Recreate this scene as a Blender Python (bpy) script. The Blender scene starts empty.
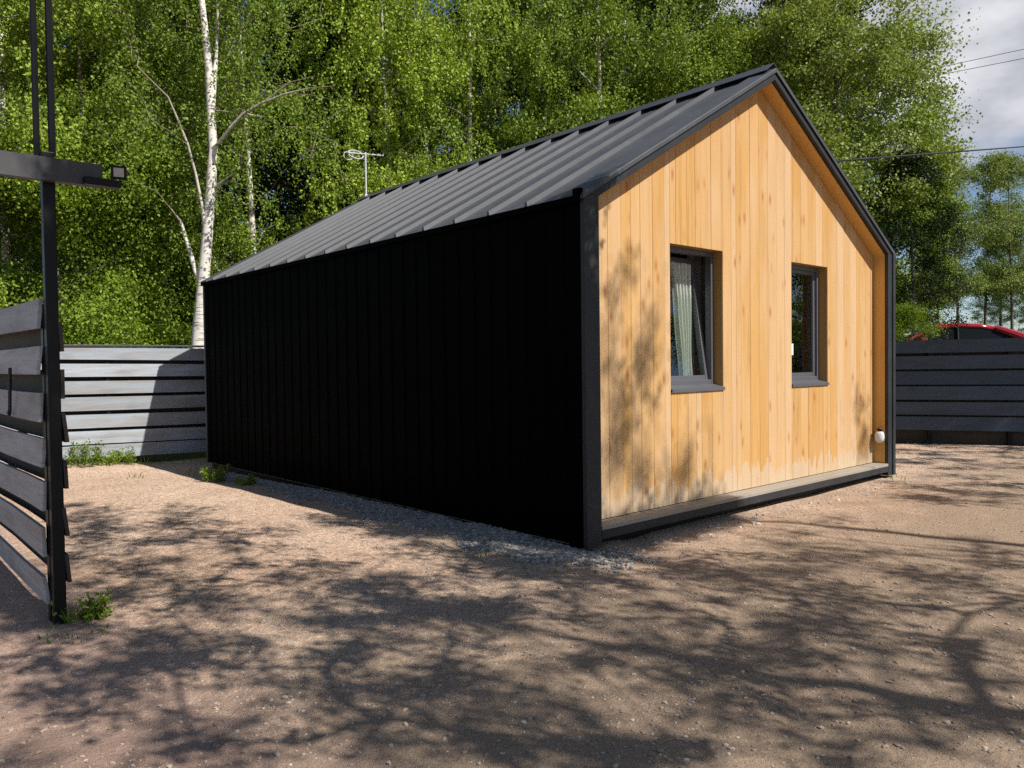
import bpy, math, random
import numpy as np
from mathutils import Vector, Matrix

scene = bpy.context.scene
COL = scene.collection
R = math.radians

# ---------------------------------------------------------------- camera
F_PX = 782.48
CAM = np.array([-4.88665, -4.53230, 1.6])
CR = np.array([0.74706874, -0.66462605, -0.0126697])
CU = np.array([0.02620923, 0.01040501, 0.99960233])
CF = np.array([0.66422991, 0.74710371, -0.02519259])
cam_data = bpy.data.cameras.new('camera')
cam_data.sensor_width = 36.0
cam_data.lens = F_PX / 1024 * 36.0
cam_data.clip_start = 0.05
cam_data.clip_end = 3000
cam = bpy.data.objects.new('camera', cam_data)
COL.objects.link(cam)
cam.matrix_world = Matrix(((CR[0], CU[0], -CF[0], CAM[0]), (CR[1], CU[1], -CF[1], CAM[1]),
                           (CR[2], CU[2], -CF[2], CAM[2]), (0, 0, 0, 1)))
scene.camera = cam

# ---------------------------------------------------------------- sky, sun, exposure
SUN_TO = np.array([0.25, -1.0, 1.13])            # from the ground towards the sun
SUN_TO = SUN_TO / np.linalg.norm(SUN_TO)
SUN_EL = math.asin(SUN_TO[2])
SUN_AZ = math.atan2(SUN_TO[0], SUN_TO[1])
world = bpy.data.worlds.new('World')
scene.world = world
world.use_nodes = True
wn, wl = world.node_tree.nodes, world.node_tree.links
wn.clear()
w_out = wn.new('ShaderNodeOutputWorld')
w_bg = wn.new('ShaderNodeBackground')
w_bg.inputs['Strength'].default_value = 0.075
sky = wn.new('ShaderNodeTexSky')
sky.sky_type = 'NISHITA'
sky.sun_disc = False
sky.sun_elevation = SUN_EL
sky.sun_rotation = SUN_AZ
sky.air_density = 0.75
sky.dust_density = 0.25
sky.ozone_density = 1.0
tc = wn.new('ShaderNodeTexCoord')
mp = wn.new('ShaderNodeMapping')
mp.inputs['Scale'].default_value = (1.0, 1.0, 2.2)
mp.inputs['Location'].default_value = (0.35, 0.1, 0.2)
nz = wn.new('ShaderNodeTexNoise')
nz.inputs['Scale'].default_value = 1.9
nz.inputs['Detail'].default_value = 7
nz.inputs['Roughness'].default_value = 0.55
rmp = wn.new('ShaderNodeValToRGB')
rmp.color_ramp.elements[0].position = 0.56
rmp.color_ramp.elements[1].position = 0.72
nz2 = wn.new('ShaderNodeTexNoise')
nz2.inputs['Scale'].default_value = 4.0
nz2.inputs['Detail'].default_value = 6
ccol = wn.new('ShaderNodeMix'); ccol.data_type = 'RGBA'
ccol.inputs['A'].default_value = (2.6, 2.8, 3.5, 1)
ccol.inputs['B'].default_value = (9.5, 9.5, 9.8, 1)
wmix = wn.new('ShaderNodeMix'); wmix.data_type = 'RGBA'
wl.new(tc.outputs['Generated'], mp.inputs['Vector'])
wl.new(mp.outputs['Vector'], nz.inputs['Vector'])
wl.new(mp.outputs['Vector'], nz2.inputs['Vector'])
crr = wn.new('ShaderNodeMapRange'); crr.inputs['From Min'].default_value = 0.36; crr.inputs['From Max'].default_value = 0.64
wl.new(nz2.outputs['Fac'], crr.inputs['Value']); wl.new(crr.outputs['Result'], ccol.inputs['Factor'])
bank = wn.new('ShaderNodeVectorMath'); bank.operation = 'DOT_PRODUCT'
bank.inputs[1].default_value = (0.83, 0.28, 0.48)
wl.new(tc.outputs['Generated'], bank.inputs[0])
br = wn.new('ShaderNodeMapRange'); br.inputs['From Min'].default_value = 0.91; br.inputs['From Max'].default_value = 0.985; br.inputs['To Max'].default_value = 0.34
wl.new(bank.outputs['Value'], br.inputs['Value'])
addn = wn.new('ShaderNodeMath'); addn.operation = 'ADD'
wl.new(nz.outputs['Fac'], addn.inputs[0]); wl.new(br.outputs['Result'], addn.inputs[1])
sepz = wn.new('ShaderNodeSeparateXYZ'); wl.new(tc.outputs['Generated'], sepz.inputs[0])
zr = wn.new('ShaderNodeMapRange'); zr.interpolation_type = 'SMOOTHSTEP'
zr.inputs['From Min'].default_value = 0.10; zr.inputs['From Max'].default_value = 0.27; zr.inputs['To Min'].default_value = -0.16; zr.inputs['To Max'].default_value = 0.0
wl.new(sepz.outputs['Z'], zr.inputs['Value'])
add2 = wn.new('ShaderNodeMath'); add2.operation = 'ADD'
wl.new(addn.outputs[0], add2.inputs[0]); wl.new(zr.outputs['Result'], add2.inputs[1])
wl.new(add2.outputs[0], rmp.inputs['Fac'])
wl.new(rmp.outputs['Color'], wmix.inputs['Factor'])
wl.new(sky.outputs['Color'], wmix.inputs['A'])
wl.new(ccol.outputs['Result'], wmix.inputs['B'])
wl.new(wmix.outputs['Result'], w_bg.inputs['Color'])
wl.new(w_bg.outputs['Background'], w_out.inputs['Surface'])

sun_d = bpy.data.lights.new('sun', 'SUN')
sun_d.energy = 4.6
sun_d.angle = R(0.55)
sun_d.color = (1.0, 0.95, 0.87)
sun = bpy.data.objects.new('sun', sun_d)
COL.objects.link(sun)
sun.rotation_euler = Vector(tuple(SUN_TO)).to_track_quat('Z', 'Y').to_euler()
sun.location = (5, -20, 25)

scene.view_settings.view_transform = 'Standard'
scene.view_settings.look = 'None'
scene.view_settings.gamma = 1
scene.view_settings.use_curve_mapping = False
scene.view_settings.exposure = 0.52
cy = scene.cycles
cy.max_bounces = 6; cy.diffuse_bounces = 2; cy.glossy_bounces = 3
cy.transmission_bounces = 4; cy.transparent_max_bounces = 8
cy.use_denoising = False
cy.sample_clamp_indirect = 6

# ---------------------------------------------------------------- helpers
def spot(px, d, z=0.0):
    """ground point at image column px and forward distance d (measuring the photograph)"""
    lat = (px - 512) / F_PX * d
    f = CF[:2] / np.linalg.norm(CF[:2]); r = CR[:2] / np.linalg.norm(CR[:2])
    q = CAM[:2] + f * d + r * lat
    return (float(q[0]), float(q[1]), z)

def at(px, py, d):
    v = CF + CR * (px - 512) / F_PX - CU * (py - 384) / F_PX
    return CAM + v * d

def ray(px, py):
    v = CF + CR * (px - 512) / F_PX - CU * (py - 384) / F_PX
    return v / np.linalg.norm(v)

def on_ground(px, py, z=0.0):
    v = ray(px, py)
    return CAM + v * ((z - CAM[2]) / v[2])

def on_y(px, py, y):
    v = ray(px, py)
    return CAM + v * ((y - CAM[1]) / v[1])

def in_frame(P, pad=40):
    d = np.asarray(P, float) - CAM
    z = d @ CF
    if z < 0.05:
        return False
    x = 512 + F_PX * (d @ CR) / z; y = 384 - F_PX * (d @ CU) / z
    return -pad < x < 1024 + pad and -pad < y < 768 + pad

def tag(o, label=None, cat=None, group=None, kind=None):
    if label: o['label'] = label
    if cat: o['category'] = cat
    if group: o['group'] = group
    if kind: o['kind'] = kind
    return o

def empty(name, loc=(0, 0, 0), rz=0.0):
    o = bpy.data.objects.new(name, None)
    o.empty_display_size = 0.2
    COL.objects.link(o)
    o.location = loc
    o.rotation_euler = (0, 0, rz)
    return o

class MB:
    def __init__(self):
        self.v = []; self.f = []
    def add(self, vs, fs):
        b = len(self.v)
        self.v += [tuple(map(float, p)) for p in vs]
        self.f += [tuple(i + b for i in f) for f in fs]
        return self
    def box(self, x0, x1, y0, y1, z0, z1):
        vs = [(x0,y0,z0),(x1,y0,z0),(x1,y1,z0),(x0,y1,z0),(x0,y0,z1),(x1,y0,z1),(x1,y1,z1),(x0,y1,z1)]
        return self.add(vs, [(0,3,2,1),(4,5,6,7),(0,1,5,4),(1,2,6,5),(2,3,7,6),(3,0,4,7)])
    def obox(self, c, u, v, w):
        """box from centre and three half-axis vectors"""
        c, u, v, w = (np.array(a, float) for a in (c, u, v, w))
        vs = [c-u-v-w, c+u-v-w, c+u+v-w, c-u+v-w, c-u-v+w, c+u-v+w, c+u+v+w, c-u+v+w]
        return self.add(vs, [(0,3,2,1),(4,5,6,7),(0,1,5,4),(1,2,6,5),(2,3,7,6),(3,0,4,7)])
    def prism_y(self, poly, y0, y1):
        """poly: (x,z) anticlockwise seen from -y"""
        n = len(poly)
        vs = [(x, y0, z) for x, z in poly] + [(x, y1, z) for x, z in poly]
        fs = [tuple(range(n)), tuple(reversed(range(n, 2*n)))]
        for i in range(n):
            j = (i+1) % n
            fs.append((i, i+n, j+n, j))
        return self.add(vs, fs)
    def tube(self, pts, rad, n=6, cap=True):
        pts = [np.array(p, float) for p in pts]
        if not hasattr(rad, '__len__'): rad = [rad]*len(pts)
        vs = []; 
        for i, p in enumerate(pts):
            a = pts[max(i-1, 0)]; b = pts[min(i+1, len(pts)-1)]
            t = b - a; t = t/ (np.linalg.norm(t)+1e-9)
            ref = np.array([0,0,1.]) if abs(t[2]) < .9 else np.array([1.,0,0])
            s = np.cross(t, ref); s /= np.linalg.norm(s); q = np.cross(s, t)
            for k in range(n):
                an = 2*math.pi*k/n
                vs.append(p + rad[i]*(math.cos(an)*s + math.sin(an)*q))
        fs = []
        for i in range(len(pts)-1):
            for k in range(n):
                k2 = (k+1) % n
                fs.append((i*n+k, i*n+k2, (i+1)*n+k2, (i+1)*n+k))
        if cap:
            fs.append(tuple(reversed(range(n)))); fs.append(tuple(range((len(pts)-1)*n, len(pts)*n)))
        return self.add(vs, fs)
    def build(self, name, mat, parent=None, bevel=0.0, smooth=False, loc=None):
        me = bpy.data.meshes.new(name)
        me.from_pydata(self.v, [], self.f)
        me.update()
        if smooth:
            me.polygons.foreach_set('use_smooth', [True]*len(me.polygons))
        o = bpy.data.objects.new(name, me)
        COL.objects.link(o)
        me.materials.append(mat)
        if parent: o.parent = parent
        if loc: o.location = loc
        if bevel:
            m = o.modifiers.new('bevel', 'BEVEL'); m.width = bevel; m.segments = 2; m.limit_method = 'ANGLE'; m.angle_limit = R(40)
        return o

# ---------------------------------------------------------------- materials
class NT:
    def __init__(self, name):
        self.m = bpy.data.materials.new(name); self.m.use_nodes = True
        self.n = self.m.node_tree.nodes; self.l = self.m.node_tree.links
        self.b = self.n['Principled BSDF']; self.out = self.n['Material Output']
    def new(self, t, **kw):
        x = self.n.new(t)
        for k, v in kw.items(): setattr(x, k, v)
        return x
    def link(self, a, b): self.l.new(a, b)
    def val(self, node, **kw):
        for k, v in kw.items(): node.inputs[k.replace('_', ' ')].default_value = v
        return node
    def coords(self, scale=(1,1,1), kind='Object', island=False):
        t = self.new('ShaderNodeTexCoord'); mpn = self.new('ShaderNodeMapping')
        mpn.inputs['Scale'].default_value = scale
        self.link(t.outputs[kind], mpn.inputs['Vector'])
        if island:
            g = self.new('ShaderNodeNewGeometry'); mul = self.new('ShaderNodeMath', operation='MULTIPLY'); mul.inputs[1].default_value = 37.0
            self.link(g.outputs['Random Per Island'], mul.inputs[0]); self.link(mul.outputs[0], mpn.inputs['Location'])
        return mpn.outputs['Vector']
    def noise(self, vec, scale=5, detail=4, rough=0.55, dist=0.0):
        x = self.new('ShaderNodeTexNoise')
        self.val(x, Scale=scale, Detail=detail, Roughness=rough, Distortion=dist)
        self.link(vec, x.inputs['Vector']); return x.outputs['Fac']
    def ramp(self, fac, stops, interp='LINEAR'):
        x = self.new('ShaderNodeValToRGB'); cr = x.color_ramp; cr.interpolation = interp
        while len(cr.elements) < len(stops): cr.elements.new(0.5)
        for e, (p, c) in zip(cr.elements, stops):
            e.position = p; e.color = (c, c, c, 1) if not hasattr(c, '__len__') else (*c, 1)
        self.link(fac, x.inputs['Fac']); return x.outputs['Color']
    def mix(self, fac, a, b, mode='MIX'):
        x = self.new('ShaderNodeMix', data_type='RGBA', blend_type=mode)
        for sock, v in (('Factor', fac), ('A', a), ('B', b)):
            if hasattr(v, 'links') or hasattr(v, 'is_linked'): self.link(v, x.inputs[sock])
            elif hasattr(v, '__len__'): x.inputs[sock].default_value = (*v, 1)
            else: x.inputs[sock].default_value = v
        return x.outputs['Result']
    def bump(self, h, strength=0.3, dist=0.01, prev=None):
        x = self.new('ShaderNodeBump'); self.val(x, Strength=strength, Distance=dist)
        self.link(h, x.inputs['Height'])
        if prev: self.link(prev, x.inputs['Normal'])
        return x.outputs['Normal']
    def island(self):
        return self.new('ShaderNodeNewGeometry').outputs['Random Per Island']
    def set(self, color=None, rough=None, normal=None, metallic=None, spec=None):
        for k, v in (('Base Color', color), ('Roughness', rough), ('Normal', normal), ('Metallic', metallic), ('Specular IOR Level', spec)):
            if v is None: continue
            if hasattr(v, 'is_linked'): self.link(v, self.b.inputs[k])
            elif hasattr(v, '__len__'): self.b.inputs[k].default_value = (*v, 1)
            else: self.b.inputs[k].default_value = v
        return self.m

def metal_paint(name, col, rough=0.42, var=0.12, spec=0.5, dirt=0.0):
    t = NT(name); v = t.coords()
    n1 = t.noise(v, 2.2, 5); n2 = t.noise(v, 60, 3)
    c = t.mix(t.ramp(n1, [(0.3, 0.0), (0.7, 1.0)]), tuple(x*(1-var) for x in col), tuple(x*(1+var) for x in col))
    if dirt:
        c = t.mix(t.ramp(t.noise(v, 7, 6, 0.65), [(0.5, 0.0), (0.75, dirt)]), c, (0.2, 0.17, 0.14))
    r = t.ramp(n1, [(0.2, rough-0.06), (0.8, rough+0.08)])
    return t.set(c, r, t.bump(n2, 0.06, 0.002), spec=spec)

def plain(name, col, rough=0.6, var=0.1, scale=9, spec=0.4):
    t = NT(name); v = t.coords()
    n1 = t.noise(v, scale, 5)
    return t.set(t.mix(n1, tuple(x*(1-var) for x in col), tuple(x*(1+var) for x in col)), rough, t.bump(n1, 0.1, 0.004), spec=spec)

def wood_mat(name, c0, c1, pale, knots=True, grain=1.0, along=2, splash=False):
    t = NT(name)
    sc = [26, 26, 26]; sc[along] = 1.1
    v = t.coords(tuple(sc), island=True)
    isl = t.island()
    base = t.ramp(isl, [(0.0, c0), (0.35, c1), (0.62, tuple(0.5*(a+b) for a, b in zip(c0, c1))), (0.85, pale), (1.0, c1)])
    g = t.noise(v, 1.0, 6, 0.6, 0.6)
    gr = t.ramp(g, [(0.25, 1.0 - 0.24*grain), (0.5, 1.0), (0.8, 1.0 + 0.05*grain)])
    c = t.mix(1.0, base, gr, 'MULTIPLY')
    sc2 = [1.2, 1.2, 1.2]; sc2[along] = 0.35
    v2 = t.coords(tuple(sc2), island=True)
    c = t.mix(t.ramp(t.noise(v2, 2.0, 3), [(0.40, 0.0), (0.70, 0.75)]), c, pale)
    h = g
    if knots:
        sc3 = [6.0, 6.0, 6.0]; sc3[along] = 2.3
        v3 = t.coords(tuple(sc3), island=True)
        vo = t.new('ShaderNodeTexVoronoi'); t.val(vo, Scale=1.0, Randomness=1.0); t.link(v3, vo.inputs['Vector'])
        k = t.ramp(vo.outputs['Distance'], [(0.06, 1.0), (0.14, 0.35), (0.24, 0.0)])
        c = t.mix(t.mix(1.0, k, (0.8, 0.8, 0.8), 'MULTIPLY'), c, (0.36, 0.14, 0.035))
    if splash:
        vz = t.coords(); sz_ = t.new('ShaderNodeSeparateXYZ'); t.link(vz, sz_.inputs[0])
        ns = t.noise(t.coords((9, 9, 1.6), island=True), 1.0, 4)
        ad = t.new('ShaderNodeMath', operation='MULTIPLY_ADD'); t.link(ns, ad.inputs[0]); ad.inputs[1].default_value = -0.75; t.link(sz_.outputs['Z'], ad.inputs[2])
        c = t.mix(t.ramp(ad.outputs[0], [(-0.22, 0.6), (0.02, 0.0)]), c, (0.52, 0.42, 0.31))
    return t.set(c, 0.55, t.bump(h, 0.16, 0.003), spec=0.3)

M = {}
M['anthracite'] = metal_paint('anthracite_metal', (0.050, 0.053, 0.062), 0.43, dirt=0.10)
M['frame_metal'] = metal_paint('frame_metal', (0.030, 0.032, 0.037), 0.5, 0.15, 0.22, dirt=0.08)
M['roof_metal'] = metal_paint('roof_metal', (0.060, 0.064, 0.074), 0.50, 0.16, 0.40, dirt=0.15)
M['shade_black_clad'] = metal_paint('shade_black_cladding', (0.0008, 0.0008, 0.0009), 0.6, 0.2, 0.02)  # wall metal taken near black, its shade put into the colour
M['black_steel'] = metal_paint('black_steel', (0.0045, 0.0048, 0.0058), 0.45, 0.2, 0.22)
M['beam_steel'] = metal_paint('beam_steel', (0.042, 0.042, 0.047), 0.5, 0.2, 0.4, dirt=0.15)
M['plank'] = wood_mat('pine_cladding', (0.49, 0.268, 0.088), (0.54, 0.310, 0.110), (0.56, 0.375, 0.210), splash=True)
M['soffit'] = wood_mat('pine_soffit', (0.56, 0.29, 0.07), (0.62, 0.33, 0.085), (0.62, 0.36, 0.11), knots=False)
M['shaded_reveal_wood'] = wood_mat('shaded_reveal_wood', (0.36, 0.20, 0.06), (0.40, 0.22, 0.07), (0.42, 0.25, 0.09), knots=False)
M['ledge_wood'] = wood_mat('weathered_ledge', (0.25, 0.22, 0.18), (0.30, 0.265, 0.22), (0.34, 0.31, 0.27), knots=False, along=0)
M['pvc'] = metal_paint('window_grey', (0.090, 0.091, 0.104), 0.38, 0.08, 0.5)
M['interior'] = plain('interior_wall', (0.20, 0.18, 0.15), 0.8)
M['white_plastic'] = plain('white_plastic', (0.72, 0.71, 0.70), 0.4, 0.06)
M['rust_brown'] = plain('rust_cap', (0.10, 0.045, 0.03), 0.6)
M['galv'] = metal_paint('galvanised', (0.55, 0.55, 0.56), 0.35, 0.1, 0.6)

def curtain_mat(name, col):
    t = NT(name); v = t.coords((120, 120, 120))
    n1 = t.noise(v, 1.0, 2)
    t.set(t.mix(n1, tuple(x*0.92 for x in col), col), 0.85, t.bump(n1, 0.1, 0.001), spec=0.1)
    tr = t.new('ShaderNodeBsdfTranslucent'); tr.inputs['Color'].default_value = (*col, 1)
    mx = t.new('ShaderNodeMixShader'); mx.inputs['Fac'].default_value = 0.3
    t.link(t.b.outputs[0], mx.inputs[1]); t.link(tr.outputs[0], mx.inputs[2]); t.link(mx.outputs[0], t.out.inputs['Surface'])
    return t.m
M['curtain'] = curtain_mat('white_curtain', (0.84, 0.86, 0.80))
M['curtain_grey'] = curtain_mat('grey_curtain', (0.30, 0.29, 0.26))

def glass_mat(name, tint=(0.92, 0.95, 0.93)):
    t = NT(name); t.n.remove(t.b)
    tr = t.new('ShaderNodeBsdfTransparent'); tr.inputs['Color'].default_value = (*tint, 1)
    gl = t.new('ShaderNodeBsdfGlossy'); gl.inputs['Roughness'].default_value = 0.01
    fr = t.new('ShaderNodeFresnel'); 
    gm = t.new('ShaderNodeNewGeometry'); io = t.new('ShaderNodeMapRange'); io.inputs['To Min'].default_value = 1.55; io.inputs['To Max'].default_value = 1/1.55
    t.link(gm.outputs['Backfacing'], io.inputs['Value']); t.link(io.outputs['Result'], fr.inputs['IOR'])
    mx = t.new('ShaderNodeMixShader')
    t.link(fr.outputs[0], mx.inputs['Fac']); t.link(tr.outputs[0], mx.inputs[1]); t.link(gl.outputs[0], mx.inputs[2])
    t.link(mx.outputs[0], t.out.inputs['Surface'])
    return t.m
M['glass'] = glass_mat('window_glass')
M['car_glass'] = plain('car_glass', (0.008, 0.010, 0.011), 0.2, 0.05, 2, 0.12)

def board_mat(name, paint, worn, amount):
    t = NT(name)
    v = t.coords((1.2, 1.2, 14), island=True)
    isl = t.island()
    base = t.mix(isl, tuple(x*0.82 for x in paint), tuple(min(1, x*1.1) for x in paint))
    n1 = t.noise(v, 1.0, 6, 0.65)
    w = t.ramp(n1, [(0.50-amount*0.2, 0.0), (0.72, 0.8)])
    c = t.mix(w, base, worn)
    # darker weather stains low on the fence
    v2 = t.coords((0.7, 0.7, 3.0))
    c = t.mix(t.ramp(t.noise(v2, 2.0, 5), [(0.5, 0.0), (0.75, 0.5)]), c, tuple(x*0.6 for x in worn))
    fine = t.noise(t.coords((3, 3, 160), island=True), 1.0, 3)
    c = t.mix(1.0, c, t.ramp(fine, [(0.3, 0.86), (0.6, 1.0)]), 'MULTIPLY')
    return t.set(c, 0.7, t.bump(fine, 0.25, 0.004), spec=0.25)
M['board'] = board_mat('weathered_grey_board', (0.36, 0.41, 0.46), (0.27, 0.235, 0.21), 0.5)
M['board_left'] = board_mat('weathered_gate_board', (0.40, 0.425, 0.44), (0.26, 0.235, 0.21), 0.25)
M['board_back'] = board_mat('gap_shade_wood', (0.055, 0.048, 0.042), (0.05, 0.035, 0.025), 0.4)  # rear boards, colour darkened for the shade inside the fence gaps
M['board_dark'] = board_mat('slate_board', (0.080, 0.105, 0.140), (0.075, 0.085, 0.10), 0.3)

def bark_mat(name, pale, dark, twig):
    t = NT(name)
    v = t.coords((3.5, 3.5, 26)); n1 = t.noise(v, 1.0, 5, 0.7)
    v2 = t.coords((2.2, 2.2, 1.4)); n2 = t.noise(v2, 1.0, 4)
    c = t.mix(t.ramp(n1, [(0.54, 0.0), (0.62, 0.85)]), pale, dark)
    c = t.mix(t.ramp(n2, [(0.60, 0.0), (0.70, 0.9)]), c, dark)
    at_ = t.new('ShaderNodeAttribute', attribute_name='rad')
    f = t.ramp(at_.outputs['Fac'], [(0.016, 1.0), (0.042, 0.0)])
    c = t.mix(f, c, twig)
    return t.set(c, 0.75, t.bump(n1, 0.4, 0.01), spec=0.2)
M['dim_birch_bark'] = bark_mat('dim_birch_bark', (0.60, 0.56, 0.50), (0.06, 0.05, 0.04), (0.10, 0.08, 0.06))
M['birch_bark'] = bark_mat('birch_bark', (0.72, 0.67, 0.60), (0.07, 0.06, 0.05), (0.20, 0.16, 0.125))
M['grey_bark'] = bark_mat('grey_bark', (0.16, 0.135, 0.105), (0.06, 0.05, 0.04), (0.09, 0.07, 0.05))

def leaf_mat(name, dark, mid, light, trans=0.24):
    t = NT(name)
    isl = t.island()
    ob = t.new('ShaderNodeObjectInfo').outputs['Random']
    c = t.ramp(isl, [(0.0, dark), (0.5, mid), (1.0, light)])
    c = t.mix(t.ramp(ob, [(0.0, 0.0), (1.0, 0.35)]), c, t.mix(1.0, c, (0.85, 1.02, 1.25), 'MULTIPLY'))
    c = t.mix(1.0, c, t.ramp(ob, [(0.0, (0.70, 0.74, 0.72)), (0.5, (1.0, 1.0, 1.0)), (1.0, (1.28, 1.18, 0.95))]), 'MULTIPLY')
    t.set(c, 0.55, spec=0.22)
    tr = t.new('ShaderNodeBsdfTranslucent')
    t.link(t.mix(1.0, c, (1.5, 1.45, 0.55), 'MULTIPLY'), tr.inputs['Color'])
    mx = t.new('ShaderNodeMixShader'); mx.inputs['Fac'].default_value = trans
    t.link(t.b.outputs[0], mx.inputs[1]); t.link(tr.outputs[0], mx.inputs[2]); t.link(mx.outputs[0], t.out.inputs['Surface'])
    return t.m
M['birch_leaf'] = leaf_mat('birch_leaf', (0.147, 0.222, 0.027), (0.222, 0.314, 0.039), (0.314, 0.404, 0.056))
M['broad_leaf'] = leaf_mat('broad_leaf', (0.129, 0.201, 0.027), (0.200, 0.283, 0.039), (0.287, 0.362, 0.060))
M['aspen_leaf'] = leaf_mat('aspen_leaf', (0.125, 0.175, 0.045), (0.192, 0.250, 0.067), (0.275, 0.330, 0.107))
M['bush_leaf'] = leaf_mat('bush_leaf', (0.115, 0.182, 0.020), (0.163, 0.249, 0.026), (0.224, 0.303, 0.036), 0.3)
M['shade_dark_leaf'] = leaf_mat('shade_dark_leaf', (0.016, 0.032, 0.008), (0.026, 0.050, 0.011), (0.042, 0.072, 0.016), 0.15)  # leaf colour darkened to paint the unlit gaps of the forest wall
M['grass'] = leaf_mat('grass_blade', (0.085, 0.14, 0.02), (0.13, 0.20, 0.03), (0.20, 0.26, 0.05), 0.35)

def ground_mat():
    t = NT('yard_ground')
    v = t.coords()
    big = t.noise(v, 0.35, 4); mid = t.noise(v, 2.3, 6, 0.6); fine = t.noise(v, 34, 5, 0.75); grit = t.noise(v, 85, 4, 0.8)
    sand = t.mix(t.ramp(mid, [(0.3, 0.0), (0.7, 1.0)]), (0.62, 0.435, 0.315), (0.73, 0.54, 0.41))
    sand = t.mix(t.ramp(big, [(0.42, 0.0), (0.64, 0.7)]), sand, (0.50, 0.33, 0.225))
    vo = t.new('ShaderNodeTexVoronoi'); t.val(vo, Scale=36.0); t.link(v, vo.inputs['Vector'])
    stone = t.ramp(vo.outputs['Color'], [(0.0, 0.52), (0.5, 0.98), (1.0, 1.50)])
    c = t.mix(0.75, sand, t.mix(1.0, sand, stone, 'MULTIPLY'))
    c = t.mix(t.ramp(grit, [(0.36, 0.85), (0.50, 0.0)]), c, (0.15, 0.105, 0.075))
    c = t.mix(t.ramp(fine, [(0.56, 0.0), (0.68, 0.8)]), c, (0.72, 0.60, 0.50))
    # trodden, damp soil towards the gateway (foreground)
    sx = t.new('ShaderNodeSeparateXYZ'); t.link(v, sx.inputs[0])
    d = t.new('ShaderNodeMath', operation='MULTIPLY_ADD'); t.link(sx.outputs['Y'], d.inputs[0]); d.inputs[1].default_value = -0.22; d.inputs[2].default_value = 0.02
    wob = t.new('ShaderNodeMath', operation='MULTIPLY_ADD'); t.link(mid, wob.inputs[0]); wob.inputs[1].default_value = 1.3; t.link(d.outputs[0], wob.inputs[2])
    soil = t.ramp(wob.outputs[0], [(0.55, 0.0), (1.10, 0.88)])
    c = t.mix(soil, c, t.mix(fine, (0.22, 0.16, 0.11), (0.40, 0.30, 0.22)))
    # reddish grit left of the fence
    lx = t.new('ShaderNodeMath', operation='MULTIPLY_ADD'); t.link(sx.outputs['X'], lx.inputs[0]); lx.inputs[1].default_value = -1.0; lx.inputs[2].default_value = -3.1
    lw = t.new('ShaderNodeMath', operation='MULTIPLY_ADD'); t.link(mid, lw.inputs[0]); lw.inputs[1].default_value = 0.8; t.link(lx.outputs[0], lw.inputs[2])
    c = t.mix(t.ramp(lw.outputs[0], [(0.45, 0.0), (1.3, 0.55)]), c, (0.36, 0.23, 0.19))
    # grass and leaf litter outside the fences
    a1 = t.new('ShaderNodeMath', operation='SUBTRACT'); t.link(sx.outputs['Y'], a1.inputs[0]); a1.inputs[1].default_value = 10.15
    dt = t.new('ShaderNodeVectorMath', operation='DOT_PRODUCT'); t.link(v, dt.inputs[0]); dt.inputs[1].default_value = (0.905, 0.426, 0)
    a2 = t.new('ShaderNodeMath', operation='SUBTRACT'); t.link(dt.outputs['Value'], a2.inputs[0]); a2.inputs[1].default_value = 10.45
    mxn = t.new('ShaderNodeMath', operation='MAXIMUM'); t.link(a1.outputs[0], mxn.inputs[0]); t.link(a2.outputs[0], mxn.inputs[1])
    f = t.ramp(mxn.outputs[0], [(0.0, 0.0), (0.12, 1.0)])
    c = t.mix(f, c, t.mix(mid, (0.045, 0.065, 0.018), (0.09, 0.085, 0.045)))
    nb = t.bump(mid, 0.6, 0.06); nb = t.bump(fine, 0.7, 0.03, nb); nb = t.bump(vo.outputs['Distance'], 0.35, 0.012, nb); nb = t.bump(grit, 0.8, 0.010, nb)
    return t.set(c, 0.9, nb, spec=0.2)
M['ground'] = ground_mat()

def stone_mat(name, a, b, cc):
    t = NT(name)
    isl = t.island(); v = t.coords()
    return t.set(t.mix(0.3, t.ramp(isl, [(0.0, a), (0.55, b), (1.0, cc)]), t.mix(t.noise(v, 90, 3), a, cc)), 0.85, t.bump(t.noise(v, 120, 3), 0.3, 0.003), spec=0.3)
M['gravel'] = stone_mat('crushed_gravel', (0.12, 0.11, 0.10), (0.24, 0.22, 0.20), (0.50, 0.465, 0.43))
M['pebble'] = stone_mat('yard_pebble', (0.16, 0.115, 0.085), (0.34, 0.25, 0.19), (0.52, 0.44, 0.36))
M['pale_stone'] = stone_mat('pale_stone', (0.30, 0.265, 0.225), (0.42, 0.375, 0.325), (0.58, 0.53, 0.47))
M['red_paint'] = plain('red_car_paint', (0.30, 0.012, 0.018), 0.18, 0.03, 3, 0.7)
M['rubber'] = plain('tyre_rubber', (0.02, 0.02, 0.02), 0.8)
M['asphalt'] = plain('asphalt', (0.06, 0.058, 0.055), 0.9, 0.25, 30)
M['cable'] = plain('cable_black', (0.012, 0.012, 0.013), 0.5)
M['lens'] = plain('lamp_lens', (0.36, 0.35, 0.34), 0.25, 0.05)
M['tail_lens'] = plain('tail_lens', (0.22, 0.01, 0.01), 0.2, 0.05)

# ---------------------------------------------------------------- ground and road
FN = np.array([0.905, 0.426])                    # outward normal of the right-hand fence line
FA = np.array([10.558, 1.756]); FU = np.array([-0.4256, 0.9049])

def sstep(a, b, x):
    t = np.clip((x - a)/(b - a), 0, 1); return t*t*(3 - 2*t)

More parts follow.
